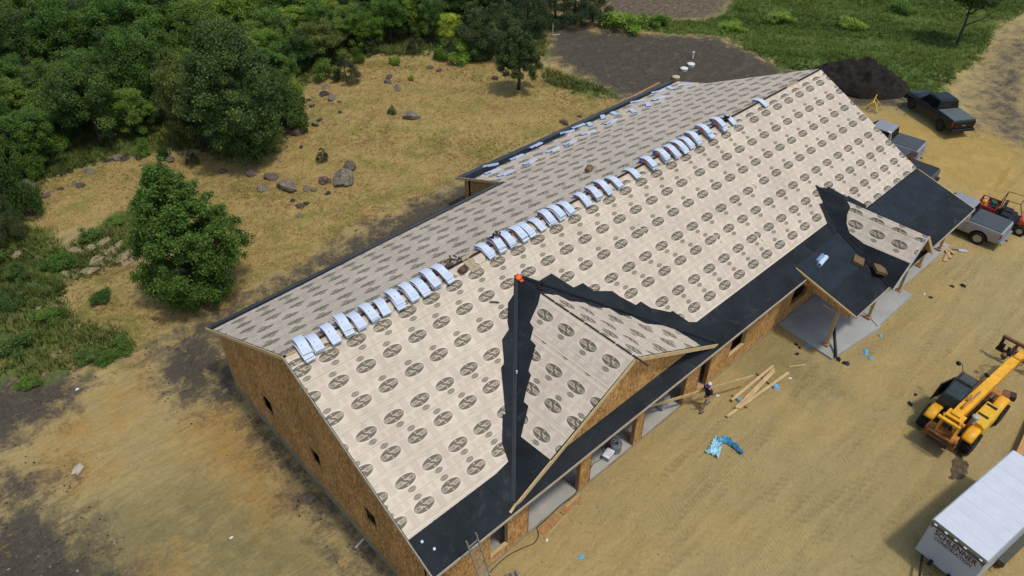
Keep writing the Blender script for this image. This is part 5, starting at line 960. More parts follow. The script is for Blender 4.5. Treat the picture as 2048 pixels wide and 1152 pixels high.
# engine hood on the right
m = MB(); m.loft([[(-.95, -1.12, .8), (-.95, -1.12, 1.30), (-.95, -.98, 1.42), (-.95, -.48, 1.45), (-.95, -.44, .8)], [(-.6, -1.14, .8), (-.6, -1.14, 1.38), (-.6, -1.0, 1.52), (-.6, -.48, 1.55), (-.6, -.44, .8)], [(.55, -1.14, .8), (.55, -1.14, 1.36), (.55, -1.0, 1.50), (.55, -.48, 1.53), (.55, -.44, .8)], [(.72, -1.1, .8), (.72, -1.08, 1.25), (.72, -.98, 1.38), (.72, -.5, 1.42), (.72, -.44, .8)]], mat('hood_yellow', (.62, .36, .012), .38, .1, 3, spec=.5)); m.build('engine_hood', t, bevel=.04)
for x_ in (-.45, .38): m = MB(); m.box((x_, -.76, 1.545), (.13, .46, .02), BLK); m.build('vent', t)
m = MB(); m.lathe((-.95, -.62, 1.3), [(.10, 0), (.10, .34), (.15, .35), (.15, .43), (.08, .47)], GRP, n=16); m.build('air_intake', t)
m = MB(); m.tube([(.95, -.55, .9), (.95, -.55, 1.5), (1.1, -.6, 1.62)], .045, GSE, 8); m.build('exhaust_pipe', t)
# boom, rear pivot and carriage
bz = lambda x: 2.02-(x+2.3)*.092
m = MB(); m.loft([[(x_, yy-w_, z_-h_), (x_, yy-w_, z_+h_), (x_, yy+w_, z_+h_), (x_, yy+w_, z_-h_)] for x_, yy, w_, z_, h_ in ((-2.1, -.1, .2, bz(-2.1), .20), (-1.4, -.1, .22, bz(-1.4), .24), (4.15, -.1, .20, bz(4.15), .20))], TY)
for sy in (-1, 1): m.bar((-1.5, -.1+sy*.225, bz(-1.5)), (4.0, -.1+sy*.205, bz(4.0)), .012, .12, TYD)
m.build('boom', t, bevel=.03)
m = MB(); m.bar((4.1, -.1, bz(4.1)), (4.85, -.1, bz(4.85)), .30, .30, TY); m.bar((4.15, -.1, bz(4.15)), (4.2, -.1, bz(4.2)), .48, .48, TYD); m.build('boom_extension', t, bevel=.02)
m = MB(); m.box((5.05, -.1, 1.22), (.42, .40, .48), TY, Matrix.Rotation(-.5, 3, 'Y')); m.lathe((4.95, -.1, 1.35), [(.09, -.26), (.09, .26)], GSE, 'Y', 12); m.build('boom_head', t, bevel=.05)
for sy in (-1, 1):
    m = MB(); m.box((-2.15, -.1+sy*.34, 1.55), (.7, .06, 1.15), TY, taper=.7); m.build('pivot_plate', t, bevel=.02)
m = MB(); m.box((-2.0, -.1, 2.05), (.5, .74, .10), TY); m.bar((-2.42, -.55, 1.95), (-2.42, .42, 1.95), .16, .12, TY); m.lathe((-2.1, -.1, 1.9), [(.09, -.5), (.09, .45)], TYD, 'Y', 12); m.build('pivot_block', t, bevel=.02)
m = MB(); m.box((-2.45, -.05, .95), (.30, 1.35, .42), mat('rust_yellow', (.22, .09, .025), .7, .5, 6, .3, 20)); m.box((-2.72, -.05, .9), (.06, .9, .3), GSE)
for sy in (-1, 1): m.box((-2.5, -.05+sy*.62, 1.1), (.2, .12, .3), MATS['rust_yellow'])
m.build('counterweight', t, bevel=.03)
m = MB(); m.tube([(-1.6, -.1, 2.30), (-.5, -.12, 2.16)], .055, TYD, 10); m.tube([(-.5, -.12, 2.16), (.2, -.12, 2.08)], .03, RIM, 8); m.bar((-.9, .0, 2.2), (-.5, .0, 2.25), .06, .1, TYD); m.build('hydraulic_ram', t)
CAR = thing('c', 'c', 'c'); bpy.data.objects.remove(CAR)
RUST = mat('rusty_brown', (.16, .075, .035), .75, .4, 6, .3, 20)
m = MB(); ca, sa = math.cos(.72), math.sin(.72)
def cp(y_, h_): return (5.60+h_*.12, y_, .62+h_*.85)
for h_ in (0, .86): m.bar(cp(-1.05, h_), cp(1.05, h_), .15, .15, RUST if h_ else BLK)
for y_ in (-.95, -.32, .32, .95): m.bar(cp(y_, 0), cp(y_, .86), .13, .12, BLK if abs(y_) > .5 else RUST)
m.box((5.55, .80, .85), (.10, .14, .4), BLK); m.build('carriage', t, bevel=.01)
for y_ in (-.55, .55): m = MB(); m.bar((5.8, y_, .10), (6.95, y_, .06), .13, .05, GSE); m.bar((5.8, y_, .08), (5.72, y_, .9), .13, .05, GSE); m.build('fork', t)
m = MB(); m.tube([(4.2, .12, bz(4.2)+.2), (4.6, .42, 1.7), (5.0, .35, 1.2)], .03, BLK, 6); m.tube([(4.0, -.42, 1.5), (4.6, -.5, 1.5), (5.0, -.35, 1.15)], .035, RUST, 6); m.tube([(4.3, .1, bz(4.3)+.2), (4.7, .3, 1.8), (5.05, .1, 1.4)], .02, BLK, 6); m.build('hydraulic_hose', t)
m = MB(); m.lathe((4.05, .38, 1.55), [(.10, -.12), (.12, 0), (.09, .12)], RUST, 'X', 12); m.build('work_light', t)
m = MB()
for i in range(9): m.tube([(-.6+i*.22, -.30, 1.15+.1*math.sin(i*2.)), (-.3+i*.22, -.35, 1.25+.1*math.cos(i)), (-.1+i*.22, -.28, 1.12)], .03, GSE, 6)
m.box((1.5, -.45, 1.05), (.5, .3, .3), RUST); m.box((.95, -.3, 1.1), (.3, .3, .35), GSE); m.build('valve_block', t)
m = MB(); m.box((2.55, -.75, .62), (.8, .30, .18), RUST, .3); m.box((2.95, -.82, .5), (.35, .5, .3), GSE, .4); m.bar((2.2, -.6, .8), (2.7, -.75, .65), .1, .14, RUST); m.build('stabiliser', t, bevel=.02)

m = MB(); rs_ = random.Random(5); c0 = [(21.95, -17.30), (21.6, -17.75), (21.1, -18.0), (20.55, -17.95), (20.2, -17.8), (20.25, -17.55), (20.8, -17.45), (21.3, -17.2)]
pp = []
for i in range(len(c0)):
    a, b_ = c0[i], c0[(i+1) % len(c0)]
    for k in range(4): q = k/4; pp.append((a[0]+(b_[0]-a[0])*q+rs_.uniform(-.09, .09), a[1]+(b_[1]-a[1])*q+rs_.uniform(-.09, .09), .004))
m.poly(pp, mat('oily_soil', (.075, .052, .03), .8, .6, 5, .5, 20, col2=(.16, .12, .06))); tag(m.build('oil_stain'), 'dark oily stain on the sand below the rear of the yellow lift', 'stain')
# --- white box trailer
t = thing('box_trailer', 'white enclosed cargo trailer lettered on its front wall, cut by the frame edge', 'trailer', (15.30, -19.15, 0), R(-8.0))
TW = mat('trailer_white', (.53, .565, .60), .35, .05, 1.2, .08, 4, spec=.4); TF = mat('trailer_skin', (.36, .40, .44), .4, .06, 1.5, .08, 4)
Lt, Wt, Zt = 5.6, 2.08, 2.42
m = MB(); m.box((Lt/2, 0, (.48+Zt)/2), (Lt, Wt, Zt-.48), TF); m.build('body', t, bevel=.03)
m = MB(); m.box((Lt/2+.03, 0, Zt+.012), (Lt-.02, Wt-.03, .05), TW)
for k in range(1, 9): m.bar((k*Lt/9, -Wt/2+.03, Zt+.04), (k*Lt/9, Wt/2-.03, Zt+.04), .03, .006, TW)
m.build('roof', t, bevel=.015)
TRM = mat('dark_trim', (.07, .068, .05), .4, .1, 5)
m = MB(); m.tube([(-.03, -Wt/2+.03, Zt-.03), (-.03, Wt/2-.03, Zt-.03)], .075, TRM, 12); m.box((-.035, 0, Zt-.12), (.03, Wt-.05, .14), TRM); m.build('front_cap', t)
for y_ in (-.86, -.28, .08, .45, .86): m = MB(); m.box((-.10, y_, Zt+.0), (.05, .11, .04), mat('lamp_white', (.7, .66, .6), .3)); m.build('marker_light', t, bevel=.01)
for sy in (-1, 1):
    m = MB(); m.bar((0.0, sy*(Wt/2+.008), Zt-.03), (Lt, sy*(Wt/2+.008), Zt-.03), .03, .09, mat('alu_trim', (.42, .44, .46), .35, metal=.5)); m.build('side_trim', t)
    m = MB(); m.box((-.025, sy*.96, Zt-.26), (.02, .07, .12), mat('faded_red', (.32, .10, .10), .6)); m.build('reflector', t)
    for x_ in (2.55, 3.5): wheel(t, x_, sy*(Wt/2+.13), .34, .34, .22, .6, False)
    m = MB(); m.box((3.02, sy*(Wt/2+.14), .76), (2.1, .30, .05), TRM); m.box((2.0, sy*(Wt/2+.14), .62), (.05, .30, .25), TRM); m.box((4.05, sy*(Wt/2+.14), .62), (.05, .30, .25), TRM); m.build('fender', t, bevel=.02)
MAR = mat('maroon_letters', (.075, .012, .018), .5, .1, 5)
for txt, sz, z_, sx, bd in (('SCHLENNER', .36, 1.99, 1.0, .010), ('CONSTRUCTION', .235, 1.715, 1.0, .006)):
    me = text_mesh(txt, sz, bd); me.materials.append(MAR); ws = [v.co.x for v in me.vertices]; k = 1.62/(max(ws)-min(ws)) if txt[0] == 'S' else 1.42/(max(ws)-min(ws))
    for v in me.vertices: v.co = Vector((-.006, -v.co.x*k, v.co.y*1.05)); 
    me.flip_normals(); o = bpy.data.objects.new('lettering', me); C.objects.link(o); o.parent = t; o.location = (0, -.02, z_)
m = MB(); m.bar((.1, .75, .45), (-1.35, .03, .45), .07, .10, BLK); m.bar((.1, -.75, .45), (-1.35, -.03, .45), .07, .10, BLK); m.box((-1.42, 0, .47), (.24, .12, .12), BLK); m.tube([(-1.1, 0, .05), (-1.1, 0, .95)], .035, BLK, 8); m.build('tongue', t)
m = MB(); m.box((-.12, .35, .56), (.22, .12, .14), BLK); m.box((-.12, -.35, .56), (.22, .12, .14), BLK); m.tube([(-.9, -.1, .6), (-.7, -.2, .7), (-.6, .1, .62), (-.8, .2, .6), (-1., .0, .62)], .02, BLK, 6); m.build('chain_box', t)
o = lumps('hitch_chains', 10, .22, .18, .1, [BLK, GSE], 44, (.015, .03)); o.location = (14.15, -19.15, .02); tag(o, 'dark heap of hitch chain under the trailer tongue', 'chain')

# ------------------------------------------------------------------ the person carrying the long board
def skin_fig(name, verts, edges, radii, mt_, parent=None, root=0, sub=2):
    me = bpy.data.meshes.new(name); me.from_pydata(verts, edges, []); o = bpy.data.objects.new(name, me); C.objects.link(o)
    sk = o.modifiers.new('skin', 'SKIN'); sk.use_smooth_shade = True
    for i, r_ in enumerate(radii):
        sv = me.skin_vertices[0].data[i]; sv.radius = (r_, r_) if not isinstance(r_, tuple) else r_; sv.use_root = (i == root)
    s = o.modifiers.new('sub', 'SUBSURF'); s.levels = sub; s.render_levels = sub
    dg = bpy.context.evaluated_depsgraph_get(); m2 = bpy.data.meshes.new_from_object(o.evaluated_get(dg)); bpy.data.objects.remove(o)
    m2.materials.clear(); m2.materials.append(mt_); o = bpy.data.objects.new(name, m2); C.objects.link(o); o.parent = parent
    m2.polygons.foreach_set('use_smooth', [True]*len(m2.polygons)); return o
SKIN = mat('skin', (.36, .20, .13), .6, .06, 6); SHIRT = mat('navy_shirt', (.018, .018, .035), .85, .25, 6, .3, 20); SHORT = mat('grey_shorts', (.25, .215, .19), .85, .15, 6, .3, 20); SHOE = mat('dark_shoe', (.03, .03, .032), .6, .2, 8); CAP1 = mat('blue_cap', (.05, .06, .22), .7, .2, 6); CAP2 = mat('white_cap_crown', (.55, .56, .62), .7, .1, 6)
# local +x = direction walked; board held on the left side, arms reaching to it
t = thing('person', 'person in dark shirt, grey shorts and blue and white cap walking with a long board', 'person', (15.72, -8.16, 0), R(168))
bx = lambda: 0
# one continuous body
Vb = [(0, 0, .88), (0, 0, 1.05), (.03, 0, 1.22), (.06, 0, 1.38), (.08, 0, 1.47), (.11, 0, 1.55), (.13, 0, 1.63),         # pelvis..neck..head 6
      (0, .10, .84), (.20, .12, .50), (.30, .12, .11), (.41, .13, .05),                                                   # left leg 7-10 (front)
      (0, -.10, .84), (-.08, -.12, .48), (-.32, -.12, .15), (-.25, -.13, .05),                                            # right leg 11-14 (rear)
      (.06, .19, 1.36), (.16, .27, 1.12), (.34, .20, 1.03), (.42, .12, 1.02),                                             # left arm 15-18
      (.06, -.19, 1.36), (-.02, -.30, 1.12), (.12, -.34, 1.02), (.19, -.30, 1.0)]                                         # right arm 19-22
Eb = [(0, 1), (1, 2), (2, 3), (3, 4), (4, 5), (5, 6), (0, 7), (7, 8), (8, 9), (9, 10), (0, 11), (11, 12), (12, 13), (13, 14), (3, 15), (15, 16), (16, 17), (17, 18), (3, 19), (19, 20), (20, 21), (21, 22)]
Rb = [(.13, .16), (.12, .15), (.12, .17), (.11, .16), .055, .085, .08, .09, .062, .04, .035, .09, .062, .04, .035, .065, .045, .034, .028, .065, .045, .034, .028]
skin_fig('body', Vb, Eb, Rb, SKIN, t)
skin_fig('shirt', [(0, 0, .90), (0, 0, 1.05), (.03, 0, 1.22), (.06, 0, 1.37), (.075, 0, 1.42), (.06, .19, 1.37), (.12, .25, 1.2), (.06, -.19, 1.37), (.02, -.27, 1.2)], [(0, 1), (1, 2), (2, 3), (3, 4), (3, 5), (5, 6), (3, 7), (7, 8)],
         [(.15, .185), (.145, .175), (.14, .19), (.125, .18), .075, .085, .07, .085, .07], SHIRT, t)
skin_fig('shorts', [(0, 0, .93), (0, 0, .84), (.01, .10, .82), (.13, .12, .62), (.18, .12, .53), (.0, -.10, .82), (-.05, -.12, .62), (-.07, -.12, .53)], [(0, 1), (1, 2), (2, 3), (3, 4), (1, 5), (5, 6), (6, 7)],
         [(.145, .18), (.145, .18), .115, .10, .098, .115, .10, .098], SHORT, t)
for (x_, y_, z_, rx) in ((.36, .13, .05, 0), (-.30, -.13, .10, .45)):
    m = MB(); m.loft([[(a, -w_, 0), (a, -w_, h_), (a, w_, h_), (a, w_, 0)] for a, w_, h_ in ((-.14, .035, .08), (-.08, .045, .10), (.06, .05, .07), (.14, .03, .04))], SHOE); o = m.build('shoe', t, bevel=.015); o.location = (x_, y_, z_-.05); o.rotation_euler = (0, rx, 0)
m = MB(); P_ = []
m.lathe((.12, 0, 1.62), [(.105, 0), (.108, .05), (.09, .10), (.05, .135), (0, .145)], CAP1, n=18); o = m.build('cap', t, smooth=True)
m = MB(); m.lathe((.09, 0, 1.625), [(.112, .0), (.114, .05), (.095, .105), (.052, .14)], CAP2, n=18); o2 = m.build('cap_crown', o, smooth=True); o2.scale = (.98, .9, 1.02)
m = MB(); m.loft([[(.20, -.07, 1.63), (.20, -.07, 1.642), (.20, .07, 1.642), (.20, .07, 1.63)], [(.31, -.05, 1.615), (.31, -.05, 1.625), (.31, .05, 1.625), (.31, .05, 1.615)]], CAP1); m.build('brim', o, bevel=.004)
m = MB(); m.box((.215, 0, 1.575), (.03, .025, .04), SKIN); 
for sy in (-1, 1): m.box((.198, sy*.032, 1.597), (.012, .022, .010), BLK); m.box((.11, sy*.088, 1.58), (.03, .02, .05), SKIN)
m.box((.202, 0, 1.535), (.01, .045, .010), mat('lips', (.3, .12, .10), .6)); m.build('face', t, bevel=.006)
for sy, (hx, hy, hz) in ((1, (.42, .12, 1.02)), (-1, (.19, -.30, 1.0))):
    m = MB(); m.box((hx+.03, hy, hz-.005), (.085, .035, .075), SKIN)
    for k in range(4): L_ = [.062, .07, .066, .05][k]; q = (hx+.07, hy, hz+.03-k*.02); m.tube([q, (q[0]+L_*.5, q[1]-sy*.012, q[2]), (q[0]+L_*.8, q[1]-sy*.035, q[2]-.004)], [.0095, .009, .0075], SKIN, 6)
    m.tube([(hx+.01, hy, hz+.03), (hx+.04, hy-sy*.03, hz+.055), (hx+.07, hy-sy*.045, hz+.05)], [.012, .011, .009], SKIN, 6); m.build('hand', t, smooth=True)

# ------------------------------------------------------------------ rocks
ROCKM = [mat('grey_rock', (.115, .096, .068), .9, .4, 5, .9, 8, col2=(.29, .25, .185)), mat('brown_rock', (.085, .064, .048), .9, .35, 5, .9, 8, col2=(.19, .145, .11)), mat('dark_rock', (.020, .017, .014), .9, .4, 6, .9, 9, col2=(.095, .08, .066)), mat('tan_ledge', (.20, .155, .085), .9, .35, 5, .9, 8, col2=(.42, .34, .20))]
def rock_mesh(seed, flat, mt_):
    me = bpy.data.meshes.new('rock'); b_ = bmesh.new(); bmesh.ops.create_icosphere(b_, subdivisions=3, radius=1); rs = random.Random(seed); of = Vector((rs.uniform(0, 50), rs.uniform(0, 50), 0))
    pl = [(Vector((rs.uniform(-1, 1), rs.uniform(-1, 1), rs.uniform(-.2, 1))).normalized(), rs.uniform(.52, .80)) for _ in range(15)]
    for v in b_.verts:
        q = v.co.copy()
        for nn_, dd in pl:
            k = q.dot(nn_)
            if k > dd: q -= nn_*(k-dd)
        q += v.co*(.10*noise.noise(v.co*2.2+of)+.05*noise.noise(v.co*6+of)); v.co = Vector((q.x*1.1, q.y*.9, q.z*flat))
    b_.to_mesh(me); b_.free(); me.materials.append(mt_); return me
RM = [[rock_mesh(s+10*k, fl, ROCKM[k]) for s in range(3)] for k, fl in ((0, .75), (1, .8), (2, .5), (3, .38))]
NB = len(ROCKS)
big_lab = {0: 'largest pale grey boulder on the straw slope, right of a smaller brown one', 1: 'rounded brown-grey boulder just above the largest pale boulder', 2: 'reddish boulder left of the largest pale boulder', 3: 'dark wedge shaped boulder left of the boulder group on the straw', 4: 'long flat pale stone lying below the wedge shaped boulder', 10: 'long grey stone alone in the middle of the straw slope'}
pos = [(p[0], p[1]) for p in ROCKS]
for i, (x, y, r_) in enumerate(ROCKS):
    if i in (2, 1): k = 1
    elif i in (0, 4, 10): k = 0
    elif i < 36: k = random.choice([1, 2, 0])
    elif i < 58: k = [2, 0, 2, 3][i % 4]
    elif i < 83: k = 3
    else: k = random.choice([0, 1, 3])
    if i == 3: k = 1
    o = bpy.data.objects.new('boulder' if r_ > .35 else 'rock', RM[k][i % 3]); C.objects.link(o); s_ = r_*1.3
    if k == 3: s_ *= .92
    o.location = (x, y, gz(x, y)+s_*(.28 if k < 2 else .12)); sq = .72 if 36 <= i < 58 else 1.; o.scale = (s_*sq*random.uniform(.9, 1.3), s_*sq, s_*sq*random.uniform(.7, 1.1)); o.rotation_euler = (random.uniform(-.15, .15), random.uniform(-.15, .15), random.uniform(0, 6.3))
    if i in big_lab: tag(o, big_lab[i], 'boulder')
    elif i < 36: tag(o, 'small weathered rock lying in the dry straw between the boulders and the wood edge', 'rock', 'small rocks strewn over the straw slope')
    elif i < 58: tag(o, 'dark ledge rock in the broken outcrop along the wood edge', 'rock', 'dark ledge rocks at the wood edge')
    elif i < 83: tag(o, 'flat tan ledge slab in the outcrop left of the nearest big bushy tree', 'rock', 'tan ledge slabs by the nearest tree')
    else: tag(o, 'half buried stone in the weeds and bare ground at the left', 'rock', 'half buried stones at the left')
# grit, clods and sticks nobody could count
def scatter(name, n_, keys, rng, mt_, size, label, zs=.6, seed=1, tri=8):
    rs = np.random.RandomState(seed); X = rs.uniform(rng[0], rng[1], n_*6); Y = rs.uniform(rng[2], rng[3], n_*6); m_ = np.zeros(X.shape)
    for k in keys: m_ = np.maximum(m_, mask(k, X, Y, 2.5))
    inb = (X > -.1) & (X < 37.3) & (Y > -7.6) & (Y < 12); keep = (rs.uniform(0, 1, X.shape) < m_) & ~inb; X = X[keep][:n_]; Y = Y[keep][:n_]; Z = gz_np(X, Y)
    base = np.array([(1, 0, 0), (0, 1, 0), (-1, 0, 0), (0, -1, 0), (0, 0, 1), (0, 0, -1.)]); F0 = np.array([(0, 1, 4), (1, 2, 4), (2, 3, 4), (3, 0, 4)])
    N = len(X); S = rs.uniform(size[0], size[1], N)**1.0*rs.uniform(.5, 1, N); A = rs.uniform(0, 6.3, N)
    V_ = base[None]*S[:, None, None]*rs.uniform(.6, 1.3, (N, 6, 3)); V_[:, :, 2] *= zs; ca_, sa_ = np.cos(A)[:, None], np.sin(A)[:, None]
    vx = V_[:, :, 0]*ca_-V_[:, :, 1]*sa_; vy = V_[:, :, 0]*sa_+V_[:, :, 1]*ca_; V_ = np.stack([vx+X[:, None], vy+Y[:, None], V_[:, :, 2]+Z[:, None]], -1).reshape(-1, 3)
    F_ = (F0[None]+6*np.arange(N)[:, None, None]).reshape(-1, 3); me = bpy.data.meshes.new(name); me.from_pydata(V_.tolist(), [], F_.tolist()); me.materials.append(mt_)
    o = bpy.data.objects.new(name, me); C.objects.link(o); o['kind'] = 'stuff'; o['label'] = label
scatter('soil_clods', 3200, ['soil'], (-16, 60, -8, 34), mat('dark_clod', (.035, .03, .025), .95, .5, 3), (.02, .09), 'dark clods of soil', seed=4)
REG['yard'] = [[(-2, -7.6), (-2, -24), (60, -24), (60, -7.6)], [(37.5, -8), (37.5, 3), (52, 3), (60, -8)]]
scatter('yard_grit', 5200, ['yard'], (-3, 58, -22, 3), mat('yard_stone', (.17, .125, .06), .95, .6, 3, col2=(.42, .34, .2)), (.015, .05), 'grit and small clods on the sand yard', seed=6)
scatter('grit', 2600, ['straw', 'rubble', 'grey', 'orange'], (-14, 66, -8, 38), mat('pale_grit', (.22, .19, .13), .95, .4, 3), (.02, .08), 'pale grit and small stones', seed=5)

# ------------------------------------------------------------------ vegetation
def leaf_cloud(name, n_, ctrs, rads, leaf, mt_, seed, up=.5, shell=.55, wild=0.):
    """thousands of small folded leaf faces clumped round the centres; ‘tint’ varies by clump and by leaf"""
    rs = np.random.RandomState(seed); K = len(ctrs); ctrs = np.array(ctrs); rads = np.array(rads); wgt = rads**2; wgt = wgt/wgt.sum(); ci = rs.choice(K, n_, p=wgt)
    d_ = rs.normal(size=(n_, 3)); d_ /= np.linalg.norm(d_, axis=1)[:, None]; rr = rads[ci]*(1-shell*rs.uniform(0, 1, n_)**1.8)*(1+wild*rs.normal(size=n_)*.15)
    P = ctrs[ci]+d_*rr[:, None]*np.array([1, 1, .85]); P = P[P[:, 2] > .03]; d_ = d_[:len(P)]; ci = ci[:len(P)]; N = len(P)
    nrm = rs.normal(size=(N, 3))*.75+np.array([0, 0, up])+(P-ctrs[ci])*.5; nrm /= np.linalg.norm(nrm, axis=1)[:, None]
    a = np.cross(nrm, rs.normal(size=(N, 3))); a /= np.linalg.norm(a, axis=1)[:, None]; b_ = np.cross(nrm, a); S = leaf*rs.uniform(.6, 1.35, N)[:, None]
    q = np.stack([P-a*S, P-b_*S*.55+nrm*S*.12, P+a*S, P+b_*S*.55+nrm*S*.12], 1).reshape(-1, 3); F_ = np.arange(N*4).reshape(-1, 4)
    me = bpy.data.meshes.new(name); me.from_pydata(q.tolist(), [], F_.tolist()); me.materials.append(mt_)
    ct = rs.uniform(0, 1, K); tint = np.clip(ct[ci]*.5+rs.uniform(0, 1, N)*.5, 0, 1); at = me.attributes.new('tint', 'FLOAT', 'POINT'); at.data.foreach_set('value', np.repeat(tint, 4).astype(np.float32)); return me
def crown_ctrs(seed, K, rx, rz, cz, skirt=0.):
    rs = np.random.RandomState(seed); out = []; rad = []
    for i in range(K):
        v = rs.normal(size=3); v /= np.linalg.norm(v); k = rs.uniform(.35, .95)
        if v[2] < -.3: v[2] *= .5
        out.append((v[0]*rx*k, v[1]*rx*k, cz+v[2]*rz*k)); rad.append(rs.uniform(.20, .36)*rx)
    for i in range(int(skirt)):
        a = rs.uniform(0, 6.3); k = rs.uniform(.5, .9); out.append((rx*k*math.cos(a), rx*k*math.sin(a), cz-rz*rs.uniform(.5, .85))); rad.append(rx*.26)
    return out, rad
BARK = mat('bark', (.055, .045, .035), .95, .3, 6, .6, 12, stretch=(6, 6, 1))
def trunk_mesh(seed, h, r_, limbs, multi=1, cz=.6, spread=.4):
    rs = random.Random(seed); m = MB()
    for q in range(multi):
        a0 = rs.uniform(0, 6.3); off = (.12*math.cos(a0)*(multi > 1), .12*math.sin(a0)*(multi > 1)); lean = rs.uniform(.02, .16) if multi > 1 else rs.uniform(0, .05); pts = []
        for k in range(6): z = h*.78*k/5; pts.append((off[0]+lean*z*math.cos(a0)+rs.uniform(-.04, .04)*h*.15, off[1]+lean*z*math.sin(a0)+rs.uniform(-.04, .04)*h*.15, z-.1))
        rr = [r_*(1-.14*k)/(1 if multi == 1 else 1.5) for k in range(6)]; rr[0] *= 1.35; m.tube(pts, rr, BARK, 7)
        for j in range(limbs):
            k = rs.uniform(.3, .95); i0 = min(4, int(k*5)); p = Vector(pts[i0]).lerp(Vector(pts[i0+1]), k*5-i0); a = rs.uniform(0, 6.3); L_ = h*spread*rs.uniform(.6, 1)*(1.2-k*.6)
            m.tube([p, p+Vector((math.cos(a)*L_*.5, math.sin(a)*L_*.5, L_*.35)), p+Vector((math.cos(a)*L_, math.sin(a)*L_, L_*.9))], [r_*.42, r_*.28, r_*.08], BARK, 5)
    o = m.build('trunk', smooth=True); me = o.data; bpy.data.objects.remove(o); return me
LM = {'dark': leaf_mat('leaves_dark', (0.0269, 0.0546, 0.0134), (0.0530, 0.1093, 0.0229), (0.1100, 0.1916, 0.0341)), 'mid': leaf_mat('leaves_mid', (0.0356, 0.0768, 0.0134), (0.0768, 0.1608, 0.0246), (0.1608, 0.2605, 0.0412)),
      'olive': leaf_mat('leaves_olive', (0.0467, 0.0713, 0.0167), (0.0966, 0.1370, 0.0269), (0.1751, 0.2130, 0.0484)), 'lime': leaf_mat('leaves_lime', (0.0658, 0.1267, 0.0182), (0.1386, 0.2526, 0.0308), (0.2638, 0.3770, 0.0499)),
      'bright': leaf_mat('leaves_bright', (0.1322, 0.2051, 0.0229), (0.2930, 0.3968, 0.0404), (0.4387, 0.5338, 0.0625)), 'cedar': leaf_mat('needles', (0.0198, 0.0372, 0.0134), (0.0444, 0.0713, 0.0238), (0.0880, 0.1204, 0.0388)), 'lone': leaf_mat('leaves_lone', (0.0143, 0.0325, 0.0103), (0.0356, 0.0713, 0.0182), (0.0768, 0.1236, 0.0269))}
# unit crowns: radius 1 in plan, height 2.6 (crown from .35 up)
TV = []; rs0 = np.random.RandomState(9)
for s in range(6):
    c_, r_ = crown_ctrs(100+s, 80, .82, 1.08, 1.45, 10); r_ = [q*rs0.uniform(.55, .95) for q in r_]; TV.append((leaf_cloud('crown', 26000, c_, r_, .026, LM['mid'], 200+s, .6, .8, 1.3), trunk_mesh(s, 2.6, .06, 7, 1+s % 2)))
CV = []
for s in range(3):   # cedar / juniper: dense leaning cone of fine foliage to the ground
    rs = np.random.RandomState(300+s); c_ = []; r_ = []
    for i in range(70):
        z = rs.uniform(.05, 2.3)**1.0; rad = .78*(1-z/2.5)**.75*(.75+.5*rs.uniform()); a = rs.uniform(0, 6.3); c_.append((rad*math.cos(a), rad*math.sin(a), z+.1)); r_.append(.26*(1-z/3.2))
    CV.append((leaf_cloud('crown', 17000, c_, r_, .022, LM['cedar'], 310+s, .9, .6, .9), trunk_mesh(20+s, 2.4, .05, 3)))
BV = []
for s in range(4):
    c_, r_ = crown_ctrs(400+s, 22, .80, .55, .42); BV.append(leaf_cloud('foliage', 6500, c_, r_, .040, LM['mid'], 410+s, .8, .95, 1.6))
def plant(name, crown, trunk, x, y, h, w_, H0, mt_, lab, cat, grp=None, crown_name='crown'):
    t = thing(name, lab, cat, (x, y, gz(x, y)), random.uniform(0, 6.3), grp); t.scale = (w_/2, w_/2, h/H0)
    o = bpy.data.objects.new(crown_name, crown); C.objects.link(o); o.parent = t; o.material_slots[0].link = 'OBJECT'; o.material_slots[0].material = mt_
    if trunk: q = bpy.data.objects.new('trunk', trunk); C.objects.link(q); q.parent = t
    return t
# the nearest bushy tree (two tone, ragged, to the ground) and the tall dark tree get crowns of their own
rs = np.random.RandomState(77); c_ = []; r_ = []
for i in range(300):
    z = rs.uniform(.4, 8.0); k = math.sin(min(1, (z+1.2)/4.4)*PI/2)*(1 if z < 3.2 else max(.08, 1-((z-3.2)/5.3)**1.25)); a = rs.uniform(0, 6.3); rad = 2.85*k*(.15+.85*rs.uniform()**.5)*(1+.14*math.sin(3*a+z)); c_.append((rad*math.cos(a), rad*math.sin(a), z)); r_.append(rs.uniform(.24, .56)*(1 if z < 6 else .7))
for i in range(90):
    z = rs.uniform(.8, 8.3); k = math.sin(min(1, (z+1.2)/4.4)*PI/2)*(1 if z < 3.2 else max(.08, 1-((z-3.2)/5.3)**1.25)); a = rs.uniform(0, 6.3); rad = 3.0*k; c_.append((rad*math.cos(a), rad*math.sin(a), z+.15)); r_.append(rs.uniform(.14, .30))
me1 = leaf_cloud('crown', 90000, c_, r_, .066, LM['mid'], 78, .5, .9, 1.4)
t = thing('bushy_tree', 'nearest broad bushy green tree standing alone behind the near roof corner', 'tree', (2.0, 15.7, gz(2, 15.7))); t.rotation_euler.z = .4
o = bpy.data.objects.new('crown', me1); C.objects.link(o); o.parent = t; q = bpy.data.objects.new('trunk', trunk_mesh(55, 6.5, .14, 9, 3, spread=.2)); C.objects.link(q); q.parent = t
me1.materials.clear(); me1.materials.append(leaf_mat('leaves_near', (0.0282, 0.0632, 0.0101), (0.0712, 0.1478, 0.0202), (0.1633, 0.2574, 0.0376)))
c_ = []; r_ = []
for i in range(220):
    z = rs.uniform(1.0, 9.4); k = math.sin(min(1, (z)/4.5)*PI/2)*(1 if z < 5 else max(.15, 1-((z-5)/5.3)**1.6)); a = rs.uniform(0, 6.3); rad = 3.2*k*(.4+.6*rs.uniform()**.5); c_.append((rad*math.cos(a), rad*math.sin(a), z)); r_.append(rs.uniform(.3, .68))
